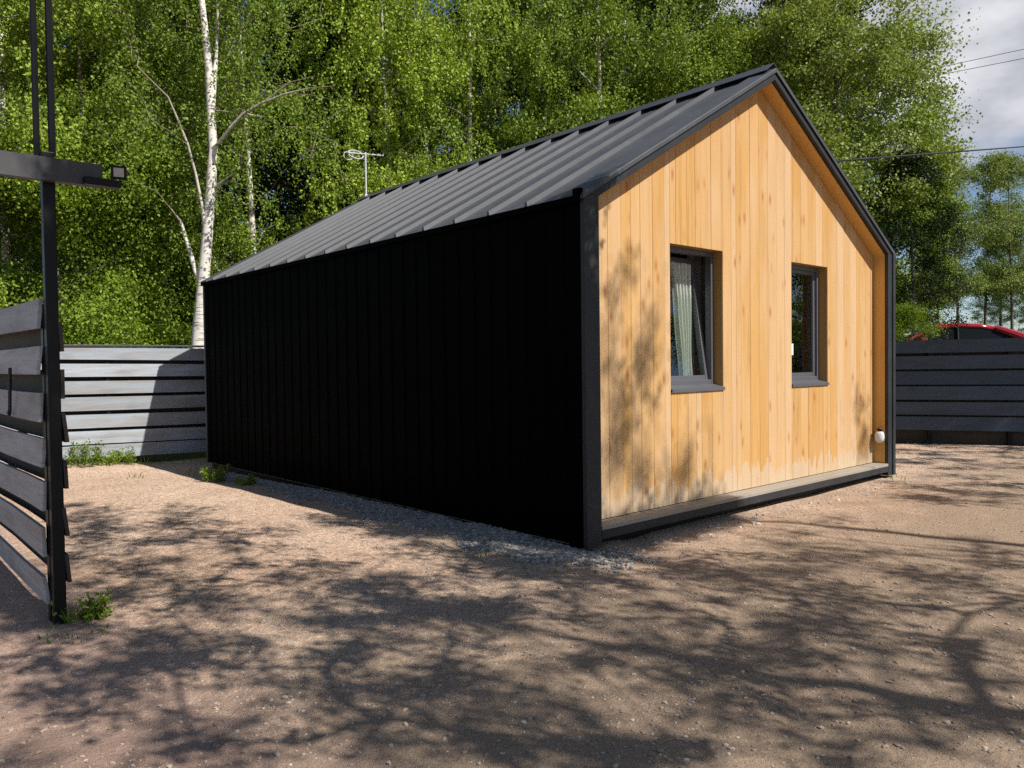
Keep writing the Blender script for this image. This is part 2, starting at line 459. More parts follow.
def ground_h(x, y):
    x = np.asarray(x, float); y = np.asarray(y, float)
    h = 0.010*np.sin(1.9*x + 0.7*y) * np.sin(1.3*y - 0.4*x) + 0.006*np.sin(5.1*x - 2*y)*np.sin(4.3*y + 1.1*x)
    u_ = (x*0.74 - y*0.67) + 0.25*np.sin(0.5*x + 0.6*y)      # two shallow wheel tracks leading into the yard
    for c_ in (-1.0, 0.55):
        h = h - 0.018*np.exp(-((u_ - c_)/0.16)**2) + 0.009*np.exp(-((u_ - c_ - .26)/0.12)**2) + 0.009*np.exp(-((u_ - c_ + .26)/0.12)**2)
    h = h - 0.085*sstep(3, 9, y)*sstep(-1.6, -0.1, x) - 0.035*np.exp(-((y + 0.1)/0.35)**2)*sstep(-0.3, 0.3, x)*sstep(6.6, 5.6, x)
    h = h + 0.05*sstep(8.5, 10.5, y)*sstep(0, -2, x)
    s = (x - FA[0])*FN[0] + (y - FA[1])*FN[1]
    h = h + 1.12*sstep(1.0, 6.5, s)
    return h

def axis_pts(lo, hi, dlo, dhi, step):
    a = list(np.arange(dlo, dhi, step)); out = []
    v = dlo; s = step
    while v > lo: s *= 1.35; v -= s; out.append(v)
    a = out[::-1] + a; v = a[-1]; s = step
    while v < hi: s *= 1.35; v += s; a.append(v)
    return np.array(a)
gx = axis_pts(-1500, 1500, -8, 22, 0.14); gy = axis_pts(-1500, 1500, -5, 12.5, 0.14)
GX, GY = np.meshgrid(gx, gy)
GZ = ground_h(GX, GY)
nx, ny = len(gx), len(gy)
me = bpy.data.meshes.new('ground')
vv = np.stack([GX, GY, GZ], -1).reshape(-1, 3)
idx = np.arange(nx*ny).reshape(ny, nx)
ff = np.stack([idx[:-1, :-1], idx[:-1, 1:], idx[1:, 1:], idx[1:, :-1]], -1).reshape(-1, 4)
me.from_pydata(vv.tolist(), [], ff.tolist()); me.update()
me.polygons.foreach_set('use_smooth', [True]*len(me.polygons))
me.materials.append(M['ground'])
go = bpy.data.objects.new('ground', me); COL.objects.link(go); tag(go, kind='structure')

road = MB()
rc = FA + FN*10.2
for a, b in ((-60, 60),):
    p0 = rc + FU*a; p1 = rc + FU*b
    road.obox(((p0[0]+p1[0])/2, (p0[1]+p1[1])/2, 1.09), (*(p1-p0)/2, 0), (*(FN*2.8), 0), (0, 0, 0.045))
ro = road.build('road', M['asphalt']); tag(ro, kind='structure')

rng = np.random.default_rng(7)

# ---------------------------------------------------------------- scattered stones (stuff)
ICO = np.array([(0,0,1),(.894,0,.447),(.276,.851,.447),(-.724,.526,.447),(-.724,-.526,.447),(.276,-.851,.447),
                (.724,.526,-.447),(-.276,.851,-.447),(-.894,0,-.447),(-.276,-.851,-.447),(.724,-.526,-.447),(0,0,-1)])
ICF = np.array([(0,1,2),(0,2,3),(0,3,4),(0,4,5),(0,5,1),(1,6,2),(2,7,3),(3,8,4),(4,9,5),(5,10,1),(2,6,7),(3,7,8),(4,8,9),(5,9,10),(1,10,6),
                (11,7,6),(11,8,7),(11,9,8),(11,10,9),(11,6,10)])
def stones(name, P, size, mat, sink=0.35):
    n = len(P)
    jit = 1 + rng.normal(0, 0.18, (n, 12, 1))
    an = rng.uniform(0, 6.28, n); ca, sa = np.cos(an), np.sin(an)
    V = ICO[None]*jit*np.stack([size*rng.uniform(.8, 1.4, n), size*rng.uniform(.6, 1.0, n), size*rng.uniform(.4, .8, n)], -1)[:, None, :]
    V = np.stack([V[..., 0]*ca[:, None]-V[..., 1]*sa[:, None], V[..., 0]*sa[:, None]+V[..., 1]*ca[:, None], V[..., 2]], -1)
    V = V + P[:, None, :] + np.array([0, 0, 1])*(size*(0.5-sink))[:, None, None]
    Fs = (ICF[None] + (np.arange(n)*12)[:, None, None]).reshape(-1, 3)
    me = bpy.data.meshes.new(name)
    me.from_pydata(V.reshape(-1, 3).tolist(), [], Fs.tolist()); me.update(); me.materials.append(mat)
    o = bpy.data.objects.new(name, me); COL.objects.link(o); tag(o, kind='stuff'); return o

def ground_pts(px, py):
    out = []
    for a, b in zip(px, py):
        out.append(on_ground(a, b)[:2])
    P = np.array(out); return np.column_stack([P, ground_h(P[:, 0], P[:, 1])])
# pebbles across the yard, spread evenly over the ground the photograph shows
n = 30000
xy = np.column_stack([rng.uniform(-6, 12, n*3), rng.uniform(-4.2, 9.6, n*3)])
dcam = np.hypot(xy[:, 0]-CAM[0], xy[:, 1]-CAM[1])
keep = (rng.random(len(xy)) < np.clip(3.2/dcam, 0, 1)**1.3) & ~((xy[:, 0] > -0.05) & (xy[:, 0] < 6.2) & (xy[:, 1] > -0.05) & (xy[:, 1] < 8.8))
xy = xy[keep]
P = np.column_stack([xy, ground_h(xy[:, 0], xy[:, 1])])
o = stones('yard_pebbles', P, 0.0035 + 0.012*rng.random(len(P))**4, M['pebble'])
tag(o, 'small loose tan pebbles strewn over the sandy yard', 'pebbles')
n = 42000
xy = np.column_stack([rng.uniform(-4.9, 3.6, n), rng.uniform(-3.9, 2.2, n)])
dcam = np.hypot(xy[:, 0]-CAM[0], xy[:, 1]-CAM[1])
pat = np.sin(2.1*xy[:, 0]+1.3*xy[:, 1])+np.sin(3.3*xy[:, 1]-1.7*xy[:, 0])+np.sin(5.2*xy[:, 0]+2)*.6
xy = xy[(rng.random(n) < np.clip(2.6/dcam, 0, 1)**1.2*np.clip(.55+.35*pat, .12, 1)) & ~((xy[:, 0] > -0.05) & (xy[:, 1] > -0.05))]
P = np.column_stack([xy, ground_h(xy[:, 0], xy[:, 1])])
o = stones('fine_gravel', P, 0.0025 + 0.006*rng.random(len(P))**2, M['pebble'], sink=.3)
tag(o, 'fine brown gravel lying loose over the near part of the yard', 'gravel')
# little patches of paler grit trodden into the foreground
P = []
for cx_, cy_, sp_, n_ in ((-3.25, -.95, .22, 260), (-2.75, -1.35, .2, 200), (-1.15, -.35, .35, 260), (-2.3, -2.35, .2, 160), (-3.75, -.15, .25, 160), (-.45, -2.3, .3, 160), (-1.75, -2.3, .2, 140)):
    P += list(np.column_stack([rng.normal(cx_, sp_, n_), rng.normal(cy_, sp_, n_)]))
P = np.array(P); P = np.column_stack([P, ground_h(P[:, 0], P[:, 1])])
o = stones('pale_grit', P, 0.003 + 0.008*rng.random(len(P))**2, M['pebble'], sink=.5)
tag(o, 'patches of pale grit trodden into the brown foreground', 'grit')
# crushed gravel along the dark side wall
n = 13000
y = rng.uniform(-0.75, 7.6, n); w = 0.60 - 0.03*y + 0.08*np.sin(3*y) + 0.06*np.sin(7.3*y+1)
u = rng.random(n)
x = -w*u**0.9 - 0.0
keep = (rng.random(n) < np.clip((1.15-u)*3.5, 0.0, 1)) & ((y > 0.0) | (x > -0.75 + 0.1*rng.random(n)))
x = np.where(y < 0.0, x + 0.35*rng.random(n), x)
keep &= ~((y < -0.05) & (rng.random(n) < np.clip(-y*1.5, 0, 1)))
P = np.column_stack([x, y])[keep]; P = np.column_stack([P, ground_h(P[:, 0], P[:, 1]) + 0.003])
o = stones('gravel_strip', P, 0.010 + 0.016*rng.random(len(P)), M['gravel'])
tag(o, 'strip of grey crushed gravel along the foot of the dark side wall', 'gravel')
n = 420
x = rng.uniform(0.2, 5.9, n); y = -0.10 - 0.28*rng.random(n)**1.6
keep = rng.random(n) < 0.25 + 0.75*np.exp(-((x-1.75)/0.5)**2)
P = np.column_stack([x, y])[keep]; P = np.column_stack([P, ground_h(P[:, 0], P[:, 1])])
o = stones('drip_line_stones', P, 0.008 + 0.02*rng.random(len(P))**2, M['pale_stone'])
tag(o, 'loose pale stones along the drip line below the wooden ledge', 'stones')

# ---------------------------------------------------------------- the house
W, L, HE, HR, XR = 6.13, 8.69, 3.04, 4.79, 3.065
SL = (HR - HE)/XR
FY = 0.20                                        # plank face
house = empty('tiny_house', (0, 0, 0))
tag(house, 'dark metal clad gabled cabin with pine plank front and two windows', 'house')
def roof_z(x): return HE + SL*min(x, W - x)

WIN = [(1.425, 2.335, 1.31, 2.772), (3.765, 4.655, 1.30, 2.770)]
# front planks
planks = MB()
x = 0.13; seam = []
prng = random.Random(4)
while x < 6.0:
    seam.append(x); x += prng.choice((0.185, 0.185, 0.185, 0.14, 0.095))
seam.append(6.0)
def plank(x0, x1, z0, z1l, z1r):
    y0 = FY + prng.uniform(-0.0015, 0.0015)
    g = 0.0010; b = 0.003
    a, c = x0 + g, x1 - g
    poly = [(a, z0), (c, z0), (c, z1r), (a, z1l)]
    vs = [(a, y0+b, z0), (a+b, y0, z0), (c-b, y0, z0), (c, y0+b, z0), (c, y0+b, z1r), (c-b, y0, z1r), (a+b, y0, z1l), (a, y0+b, z1l),
          (a, y0+0.02, z0), (c, y0+0.02, z0), (c, y0+0.02, z1r), (a, y0+0.02, z1l)]
    fs = [(1, 2, 5, 6), (0, 1, 6, 7), (2, 3, 4, 5), (0, 7, 11, 8), (3, 9, 10, 4), (8, 11, 10, 9), (7, 6, 5, 4, 10, 11), (0, 8, 9, 3, 2, 1)]
    planks.add(vs, fs)
for a, b in zip(seam[:-1], seam[1:]):
    cuts = [a, b]
    for wn_ in WIN:
        for e in wn_[:2]:
            if a + 0.004 < e < b - 0.004: cuts.append(e)
    cuts = sorted(cuts)
    for c0, c1 in zip(cuts[:-1], cuts[1:]):
        m = (c0+c1)/2; top = lambda q: roof_z(q) - 0.02
        hit = [w_ for w_ in WIN if w_[0] < m < w_[1]]
        # keep the ridge plank from being cut across its peak
        t0, t1 = top(c0), top(c1)
        if hit:
            plank(c0, c1, 0.19, hit[0][2], hit[0][2]); plank(c0, c1, hit[0][3], t0, t1)
        else:
            plank(c0, c1, 0.19, t0, t1)
planks.build('front_planks', M['plank'], house)

# inner leaf of the front wall, window reveals, interior
def wall_with_holes(y0, y1, mat, name, x0, x1, z0):
    w = MB(); xs = [x0]
    for h in WIN: xs += [h[0], h[1]]
    xs.append(x1)
    for i in range(0, len(xs)-1):
        a, b = xs[i], xs[i+1]
        if i % 2 == 0:
            if a < XR < b:
                w.prism_y([(a, z0), (b, z0), (b, roof_z(b)-.06), (XR, HR-.06), (a, roof_z(a)-.06)], y0, y1)
            else:
                w.prism_y([(a, z0), (b, z0), (b, roof_z(b)-.06), (a, roof_z(a)-.06)], y0, y1)
        else:
            h = WIN[i//2]
            w.prism_y([(a, z0), (b, z0), (b, h[2]-.02), (a, h[2]-.02)], y0, y1)
            w.prism_y([(a, h[3]), (b, h[3]), (b, roof_z(b)-.06), (a, roof_z(a)-.06)], y0, y1)
    return w.build(name, mat, house)
wall_with_holes(0.2225, 0.36, M['interior'], 'front_wall', 0.14, W-0.14, 0.1)
side = MB().box(0.0, 0.13, 0.06, L-0.05, 0.02, HE-0.02)
side.build('side_wall', M['interior'], house)
MB().box(W-0.13, W, 0.06, L-0.05, 0.02, HE-0.02).build('side_wall', M['interior'], house)
bw = MB().prism_y([(0.14, 0.1), (W-.14, 0.1), (W-.14, roof_z(.14)-.06), (XR, HR-.06), (0.14, roof_z(.14)-.06)], L-0.25, L-0.05)
bw.build('back_wall', M['interior'], house)
MB().box(0.14, W-0.14, 0.43, L-0.26, 0.10, 0.28).build('floor_slab', M['interior'], house)

# trapezoid metal sheet on the long sides
def cladding(xface, sgn, name):
    c = MB(); prof = []
    y = 0.05
    while y < L - 0.02:
        for dy, dx in ((0, 0), (0.19, 0), (0.204, 0.010), (0.236, 0.010), (0.25, 0)):
            if not prof or y + dy > prof[-1][0] + 1e-6: prof.append((min(y+dy, L), dx))
        y += 0.25
    n_ = len(prof)
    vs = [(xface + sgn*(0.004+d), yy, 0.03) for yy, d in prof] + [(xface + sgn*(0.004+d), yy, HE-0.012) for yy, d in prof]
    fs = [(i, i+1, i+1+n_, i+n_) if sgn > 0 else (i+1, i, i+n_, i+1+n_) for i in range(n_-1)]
    o = c.add(vs, fs).build(name, M['shade_black_clad'], house)
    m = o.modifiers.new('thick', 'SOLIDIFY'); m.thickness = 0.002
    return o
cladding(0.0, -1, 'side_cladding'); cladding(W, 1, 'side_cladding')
# base frame under the side walls, set back
MB().box(0.03, W-0.03, 0.16, L-0.1, -0.2, 0.05).build('base_frame', M['black_steel'], house)

# metal surround of the gable: posts and rakes with a thin lit front edge
def frame(y0, y1, inset, name, mat, top_off, proud=0.0):
    f = MB()
    o_ = proud
    f.prism_y([(-o_, 0.02), (inset, 0.02), (inset, roof_z(inset)-top_off), (-o_, HE-0.002)], y0, y1)
    f.prism_y([(W-inset, 0.02), (W+o_, 0.02), (W+o_, HE-0.002), (W-inset, roof_z(inset)-top_off)], y0, y1)
    f.prism_y([(-o_, HE), (inset, roof_z(inset)-top_off+0.002), (XR, HR-top_off), (XR, HR-0.002)], y0, y1)
    f.prism_y([(XR+.001, HR-top_off), (W-inset, roof_z(inset)-top_off+0.002), (W+o_, HE), (XR+.001, HR-0.002)], y0, y1)
    return f.build(name, mat, house, bevel=0.004)
frame(0.0, 0.045, 0.165, 'gable_frame', M['frame_metal'], 0.105, 0.022)
frame(L-0.045, L, 0.165, 'gable_frame', M['anthracite'], 0.105, 0.022)
# pine lining inside the surround
so = MB()
for s in (0, 1):
    fx = (lambda q: q) if s == 0 else (lambda q: W - q)
    p = [(0.165, roof_z(.165)-.112), (XR, HR-.112), (XR, HR-.132), (0.165, roof_z(.165)-.132)]
    if s == 0:
        so.prism_y([(0.147, 0.19), (0.165, 0.19), (0.165, roof_z(.165)-.133), (0.147, roof_z(.147)-.125)], 0.047, FY-0.003)
        so.prism_y([p[3], p[2], p[1], p[0]], 0.047, FY-0.003)
    else:
        so.prism_y([(W-0.165, 0.19), (W-0.147, 0.19), (W-0.147, roof_z(.147)-.125), (W-0.165, roof_z(.165)-.133)], 0.047, FY-0.003)
        so.prism_y([(XR+.001, HR-.132), (W-.165, roof_z(.165)-.132), (W-.165, roof_z(.165)-.112), (XR+.001, HR-.112)], 0.047, FY-0.003)
so.build('soffit_lining', M['soffit'], house)
# solid metal core of the surround behind the lining
core = MB()
core.prism_y([(-0.018, 0.02), (0.145, 0.02), (0.145, roof_z(.145)-.1), (-0.018, HE-.004)], 0.047, FY+0.02)
core.prism_y([(W-0.145, 0.02), (W+0.018, 0.02), (W+0.018, HE-.004), (W-0.145, roof_z(.145)-.1)], 0.047, FY+0.02)
core.prism_y([(-0.018, HE-.003), (0.145, roof_z(.145)-.099), (XR, HR-.108), (XR, HR-.004)], 0.047, FY+0.02)
core.prism_y([(XR+.001, HR-.108), (W-.145, roof_z(.145)-.099), (W+.018, HE-.003), (XR+.001, HR-.004)], 0.047, FY+0.02)
core.build('frame_core', M['shade_black_clad'], house)
# second raised strip on the outside of the right rake
st = MB().prism_y([(XR+.02, HR-.03), (W-0.02, HE-.018), (W+0.03, HE-.03), (W+0.03, HE+.012), (XR+.02, HR+.02)], -0.018, -0.001)
st.prism_y([(W-0.045, 0.02), (W+0.03, 0.02), (W+0.03, HE-.034), (W-0.045, HE-.006)], -0.018, -0.001)
st.build('rake_trim', M['frame_metal'], house, bevel=0.003)

# ledge below the planks
MB().box(0.168, W-0.168, -0.002, FY-0.004, 0.150, 0.186).build('ledge_board', M['ledge_wood'], house, bevel=0.004)
MB().box(0.168, W-0.168, 0.002, 0.06, 0.072, 0.148).build('front_beam', M['frame_metal'], house, bevel=0.004)

# roof
roof = MB()
RB = 0.052
for s in (0, 1):
    def P(xx, y_, up):
        zz = HE + SL*xx + up
        return (xx if s == 0 else W - xx, y_, zz)
    e0, e1 = -0.045, XR
    a = [P(e0, 0.0, 0), P(e1, 0.0, 0), P(e1, L, 0), P(e0, L, 0), P(e0, 0.0, -.03), P(e1, 0.0, -.03), P(e1, L, -.03), P(e0, L, -.03)]
    fs = [(0,1,2,3),(7,6,5,4),(0,4,5,1),(1,5,6,2),(2,6,7,3),(3,7,4,0)]
    roof.add(a, fs)
    y_ = 0.69
    while y_ < L - 0.1:
        # raised seam, trapezoid in section
        prof = [(-0.022, 0.0), (-0.011, RB), (0.011, RB), (0.022, 0.0)]
        v0 = [P(e0-0.004, y_+dy, up+0.001) for dy, up in prof]; v1 = [P(e1-0.02, y_+dy, up+0.001) for dy, up in prof]
        roof.add(v0+v1, [(0,1,5,4),(1,2,6,5),(2,3,7,6),(0,3,2,1),(4,5,6,7)])
        # two shallow stiffening beads between seams
        for k in (0.18, 0.36):
            prof2 = [(-0.02, 0.0), (-0.008, 0.004), (0.008, 0.004), (0.02, 0.0)]
            v0 = [P(e0, y_+k+dy, up+0.001) for dy, up in prof2]; v1 = [P(e1-0.02, y_+k+dy, up+0.001) for dy, up in prof2]
            roof.add(v0+v1, [(0,1,5,4),(1,2,6,5),(2,3,7,6)])
        y_ += 0.535
rf = roof.build('roof', M['roof_metal'], house)
cap = MB()
for s in (0, 1):
    sg = lambda xx: xx if s == 0 else W - xx
    c0 = XR - 0.15
    zt0, zt1 = HE+SL*c0+RB+.008, HR+RB+.034
    vs = [(sg(c0), .012, zt0), (sg(XR), .012, zt1), (sg(XR), L-.01, zt1), (sg(c0), L-.01, zt0),
          (sg(c0), .012, zt0-.006), (sg(XR), .012, zt1-.006), (sg(XR), L-.01, zt1-.006), (sg(c0), L-.01, zt0-.006)]
    cap.add(vs, [(0,1,2,3),(7,6,5,4),(0,4,5,1),(2,6,7,3),(3,7,4,0)])
cap.build('ridge_cap', M['anthracite'], rf)
for s in (0, 1):
    def P(xx, y_, up): return (xx if s == 0 else W - xx, y_, HE + SL*xx + up)
    for (ya, yb) in ((-0.012, 0.24), (L-0.24, L+0.012)):
        vf = MB()
        a = [P(-0.05, ya, .022), P(XR, ya, .022), P(XR, yb, .034), P(-0.05, yb, .034), P(-0.05, ya, .004), P(XR, ya, .004), P(XR, yb, .004), P(-0.05, yb, .004)]
        vf.add(a, [(0,1,2,3),(7,6,5,4),(0,4,5,1),(2,6,7,3),(3,7,4,0),(1,5,6,2)])
        if ya < 1:
            a = [P(-0.05, -.020, .018), P(XR, -.020, .018), P(XR, -.012, .018), P(-0.05, -.012, .018), P(-0.05, -.020, -.026), P(XR, -.020, -.026), P(XR, -.012, -.026), P(-0.05, -.012, -.026)]
            vf.add(a, [(0,1,2,3),(7,6,5,4),(0,4,5,1),(2,6,7,3),(3,7,4,0),(1,5,6,2)])
        vf.build('verge_flashing', M['roof_metal'], rf, bevel=0.005)
# eave drip edge and the little closed end by the front corner
for a in (-0.062, W+0.046):
    MB().box(a, a+.016, 0.02, L-.02, HE-.075, HE-.02).build('eave_drip', M['shade_black_clad'], rf)
MB().box(-0.070, -0.030, 0.0, 0.09, HE-.02, HE+.035).build('eave_end_cap', M['shade_black_clad'], rf, bevel=0.004)

# vent outlet on the right post
ve = MB()
ringz = [(-0.085, .030), (-.06, .055), (-.02, .064), (.03, .060), (.062, .045), (.07, .02)]
vs = []; fs = []
for z_, r_ in ringz:
    for k in range(12): vs.append((5.925 + r_*math.cos(k*math.pi/6), 0.10 + r_*math.sin(k*math.pi/6), 0.555 + z_))
for i in range(len(ringz)-1):
    for k in range(12): fs.append((i*12+k, i*12+(k+1) % 12, (i+1)*12+(k+1) % 12, (i+1)*12+k))
fs.append(tuple(reversed(range(12)))); fs.append(tuple(range(60, 72)))
vent = ve.add(vs, fs).build('vent_outlet', M['white_plastic'], house, smooth=True)
MB().tube([(5.925, .10, .626), (5.925, .10, .645), (5.94, .10, .655)], [.032, .038, .03], 10).build('vent_cap', M['rust_brown'], vent)

# windows
def window(h, tilt):
    x0, x1, z0, z1 = h
    wy = 0.312
    win = MB()
    fw = 0.052
    for (a, b, c, d) in ((x0, x0+fw, z0+.05, z1), (x1-fw, x1, z0+.05, z1)):
        win.box(a, b, wy, wy+.075, c, d)
    win.box(x0+fw+.001, x1-fw-.001, wy+.001, wy+.074, z0+.05, z0+.05+fw); win.box(x0+fw+.001, x1-fw-.001, wy+.001, wy+.074, z1-fw, z1-.001)
    o = win.build('window', M['pvc'], house, bevel=0.004)
    # lining boards of the reveal, shade put into their darker brown
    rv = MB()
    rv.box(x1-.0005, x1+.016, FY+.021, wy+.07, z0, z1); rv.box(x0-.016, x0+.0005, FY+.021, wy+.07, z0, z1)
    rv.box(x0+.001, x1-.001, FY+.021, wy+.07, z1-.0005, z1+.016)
    rv.build('reveal', M['shaded_reveal_wood'], o)
    # sill: sloped metal with a down-turned nose
    sl = MB()
    a, b = x0-.002, x1+.006
    prof = [(FY-.018, z0-.012), (FY-.012, z0-.012), (FY-.012, z0+.012), (wy-.001, z0+.048), (wy-.001, z0+.054), (FY-.018, z0+.020)]
    n_ = len(prof)
    sl.add([(a, p, q) for p, q in prof]+[(b, p, q) for p, q in prof],
           [tuple(range(n_)), tuple(reversed(range(n_, 2*n_)))]+[(i, i+n_, (i+1) % n_+n_, (i+1) % n_) for i in range(n_)])
    sl.build('sill', M['pvc'], o)
    # sash
    sx0, sx1, sz0, sz1 = x0+.042, x1-.042, z0+.094, z1-.042
    sw = 0.056
    sa = MB()
    sa.box(sx0, sx0+sw, 0, .062, 0, sz1-sz0); sa.box(sx1-sw, sx1, 0, .062, 0, sz1-sz0)
    sa.box(sx0+sw+.001, sx1-sw-.001, .001, .061, 0, sw); sa.box(sx0+sw+.001, sx1-sw-.001, .001, .061, sz1-sz0-sw, sz1-sz0-.001)
    sash = sa.build('sash', M['pvc'], o, bevel=0.005, loc=(0, wy+.03 if not tilt else wy+.04, sz0))
    gl = MB().box(sx0+sw-.008, sx1-sw+.008, .024, .029, sw-.008, sz1-sz0-sw+.008)
    g = gl.build('pane', M['glass'], sash)
    if tilt:
        sash.rotation_euler = (-tilt, 0, 0)
    return o, sash
w1, s1 = window(WIN[0], R(8.0))
w2, s2 = window(WIN[1], 0)
s1['label'] = 'sash tilted inwards at the top'
# white slip on the second pane
stk = MB().box(4.045, 4.10, .019, .0215, 1.67-1.394, 1.81-1.394)
so_ = stk.build('white_sticker', M['white_plastic'], s2, loc=(0, 0, 0))

# curtains
def curtain(name, pts_top, pts_bot, z0, z1, y, mat, folds, amp, label, bulge=0.0):
    c = MB(); nu, nv = 90, 26
    vs = []
    for j in range(nv+1):
        t = j/nv
        for i in range(nu+1):
            u = i/nu
            e = t**0.8
            xa = pts_top[0]*(1-e)+pts_bot[0]*e; xb = pts_top[1]*(1-e)+pts_bot[1]*e
            xx = xa + (xb-xa)*u + 0.012*math.sin(9*t+u*5)*(t)
            yy = y + amp*math.sin(folds*2*math.pi*u + 0.8*math.sin(2.2*t)+0.5*math.sin(11*u)) + bulge*math.sin(math.pi*t)
            vs.append((xx, yy, z1*(1-t)+z0*t + 0.012*math.sin(folds*2*math.pi*u)*(1-t)))
    fs = [(j*(nu+1)+i, j*(nu+1)+i+1, (j+1)*(nu+1)+i+1, (j+1)*(nu+1)+i) for j in range(nv) for i in range(nu)]
    o = c.add(vs, fs).build(name, mat, smooth=True)
    tag(o, label, 'curtain', 'curtains behind the windows'); return o
curtain('curtain', (1.87, 2.20), (2.03, 2.21), 1.40, 2.66, 0.53, M['curtain'], 5, 0.028, 'white gathered curtain slanting behind the tilted left window')
curtain('curtain', (4.66, 5.02), (4.66, 5.02), 1.2, 2.90, 0.47, M['curtain_grey'], 4, 0.02, 'grey straight curtain at the right side of the closed window')
curtain('curtain', (2.22, 2.75), (2.24, 2.75), 1.2, 2.9, 0.57, M['curtain_grey'], 4, 0.02, 'grey curtain hanging right of the white one, behind the tilted window')

# TV antenna on the back of the ridge
an = empty('tv_antenna', (3.04, 8.5, 4.80))
tag(an, 'small grey television antenna on a thin mast at the far ridge end', 'antenna')
MB().tube([(0, 0, 0), (0, 0, 0.87)], 0.018, 8).build('mast', M['galv'], an)
MB().obox((0, 0, .035), (.05, 0, 0), (0, .05, 0), (0, 0, .03)).build('mast_foot', M['galv'], an, bevel=.006)
bd = MB().tube([(-.37, 0, .80), (.40, 0, .875)], 0.012, 6)
bo = bd.build('boom', M['galv'], an)
bo['label'] = 'slanting boom'
for k, (q, h) in enumerate(((.10, .12), (.22, .11), (.34, .10))):
    MB().tube([(q, -h, .80+.097*(q+.37)), (q, h, .80+.097*(q+.37))], 0.006, 5).build('rod', M['galv'], bo)
loop = [( -.20+.16*math.cos(a), 0.02+0.10*math.sin(a)*0.3, .80+.085*math.sin(a)) for a in np.linspace(0, 2*math.pi, 17)]
MB().tube(loop, 0.011, 5, cap=False).build('dipole_loop', M['galv'], bo)
loop = [( -.28+.10*math.cos(a), 0.16, .79+.075*math.sin(a)) for a in np.linspace(0, 2*math.pi, 15)]
MB().tube(loop, 0.009, 5, cap=False).build('dipole_loop', M['galv'], bo)
MB().tube([(.02, -.012, .82), (.028, -.02, .5), (.02, -.015, .15)], 0.006, 5).build('lead', M['cable'], an)

# ---------------------------------------------------------------- fences
frng = random.Random(11)
def fence(name, p0, p1, nrm, nb, z0, pitch, bh, gap_side, mats, label, post_step, post_h, cap=True, sag=0.0, back_off=0.5, post_mat='black_steel', board_len=None, over=0.0, under_shade=0.0):
    """boards on alternating sides of the posts; nrm points to the side the photo looks at"""
    p0 = np.array(p0, float); p1 = np.array(p1, float); ln = np.linalg.norm(p1-p0); u = (p1-p0)/ln; nv = np.array(nrm, float)
    root = empty(name, (float(p0[0]), float(p0[1]), 0)); tag(root, label, 'fence', 'horizontal board fences round the yard')
    def W3(s, o, z): q = u*s + nv*o; return (q[0], q[1], z)
    nseg = max(1, int(round(ln/post_step))); seg = ln/nseg
    front = MB(); back = MB()
    nbd = max(1, int(round(ln/(board_len or post_step)))); bseg = ln/nbd
    for k in range(nb):
        for sgi in range(nbd):
            a = sgi*bseg + 0.003; b = (sgi+1)*bseg - 0.003
            a_front = a
            for (mb, o, zoff, hh) in ((front, 0.052, 0, bh), (back, -0.052, pitch*back_off, bh)):
                if mb is back and k == nb-1 : continue
                a = a_front - (over if (mb is back and sgi == 0) else 0)
                za = z0 + k*pitch + zoff + frng.uniform(-.008, .008) + ground_h(*(p0+u*a))*0.6; zb = z0 + k*pitch + zoff + frng.uniform(-.008, .008) + ground_h(*(p0+u*b))*0.6
                if sag and k < 3 and mb is front: za += frng.uniform(-sag, sag); zb += frng.uniform(-sag, sag)
                hh_ = hh*frng.uniform(.96, 1.03); tw = frng.uniform(-.012, .012)
                n_ = 5; vs = []
                for i in range(n_+1):
                    t = i/n_; s_ = a+(b-a)*t; zz = za+(zb-za)*t + .006*math.sin(3.1*t+k)
                    bo_ = .006*math.sin(2.3*t*math.pi + k*1.7 + sgi)
                    for (dn, dz) in ((.011+bo_-tw, 0), (.011+bo_+tw, hh_), (-.011+bo_+tw, hh_), (-.011+bo_-tw, 0)):
                        vs.append(W3(s_, o+dn, zz+dz))
                fs = []
                for i in range(n_):
                    for q in range(4):
                        q2 = (q+1) % 4
                        fs.append((i*4+q, (i+1)*4+q, (i+1)*4+q2, i*4+q2))
                fs += [(0, 1, 2, 3), (n_*4+3, n_*4+2, n_*4+1, n_*4)]
                mb.add(vs, fs)
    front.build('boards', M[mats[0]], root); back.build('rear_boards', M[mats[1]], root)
    if under_shade:  # dark board added where only shade lies below the fence
        c = W3(ln/2, -.06, under_shade/2)
        MB().obox(c, tuple(u*ln/2)+(0,), tuple(nv*.02)+(0,), (0, 0, under_shade/2+.05)).build('under_shade_board', M[mats[1]], root)
    for i in range(nseg+1):
        s_ = min(max(i*seg, .03), ln-.03)
        q = W3(s_, 0, 0); h0 = float(ground_h(*(p0+u*s_)))
        MB().obox((q[0], q[1], h0-.2+post_h/2), tuple(u*.035)+(0,), tuple(nv*.035)+(0,), (0, 0, post_h/2+.2)).build('post', M[post_mat], root, bevel=.004)
    if cap:
        a = W3(ln/2, 0.0, z0+nb*pitch-(pitch-bh)+.012)
        MB().obox(a, tuple(u*ln/2)+(0,), tuple(nv*.085)+(0,), (0, 0, .014)).build('top_cap', M['anthracite'], root, bevel=.003)
    return root
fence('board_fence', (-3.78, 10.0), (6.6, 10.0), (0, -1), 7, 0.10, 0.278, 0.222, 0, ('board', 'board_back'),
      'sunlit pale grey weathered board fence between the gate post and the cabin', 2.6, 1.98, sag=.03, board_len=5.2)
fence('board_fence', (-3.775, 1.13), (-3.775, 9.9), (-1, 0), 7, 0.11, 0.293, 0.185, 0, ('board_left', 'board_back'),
      'grey board fence in shade running back from the tall black post', 2.92, 2.02, cap=False, sag=.012, over=.10)
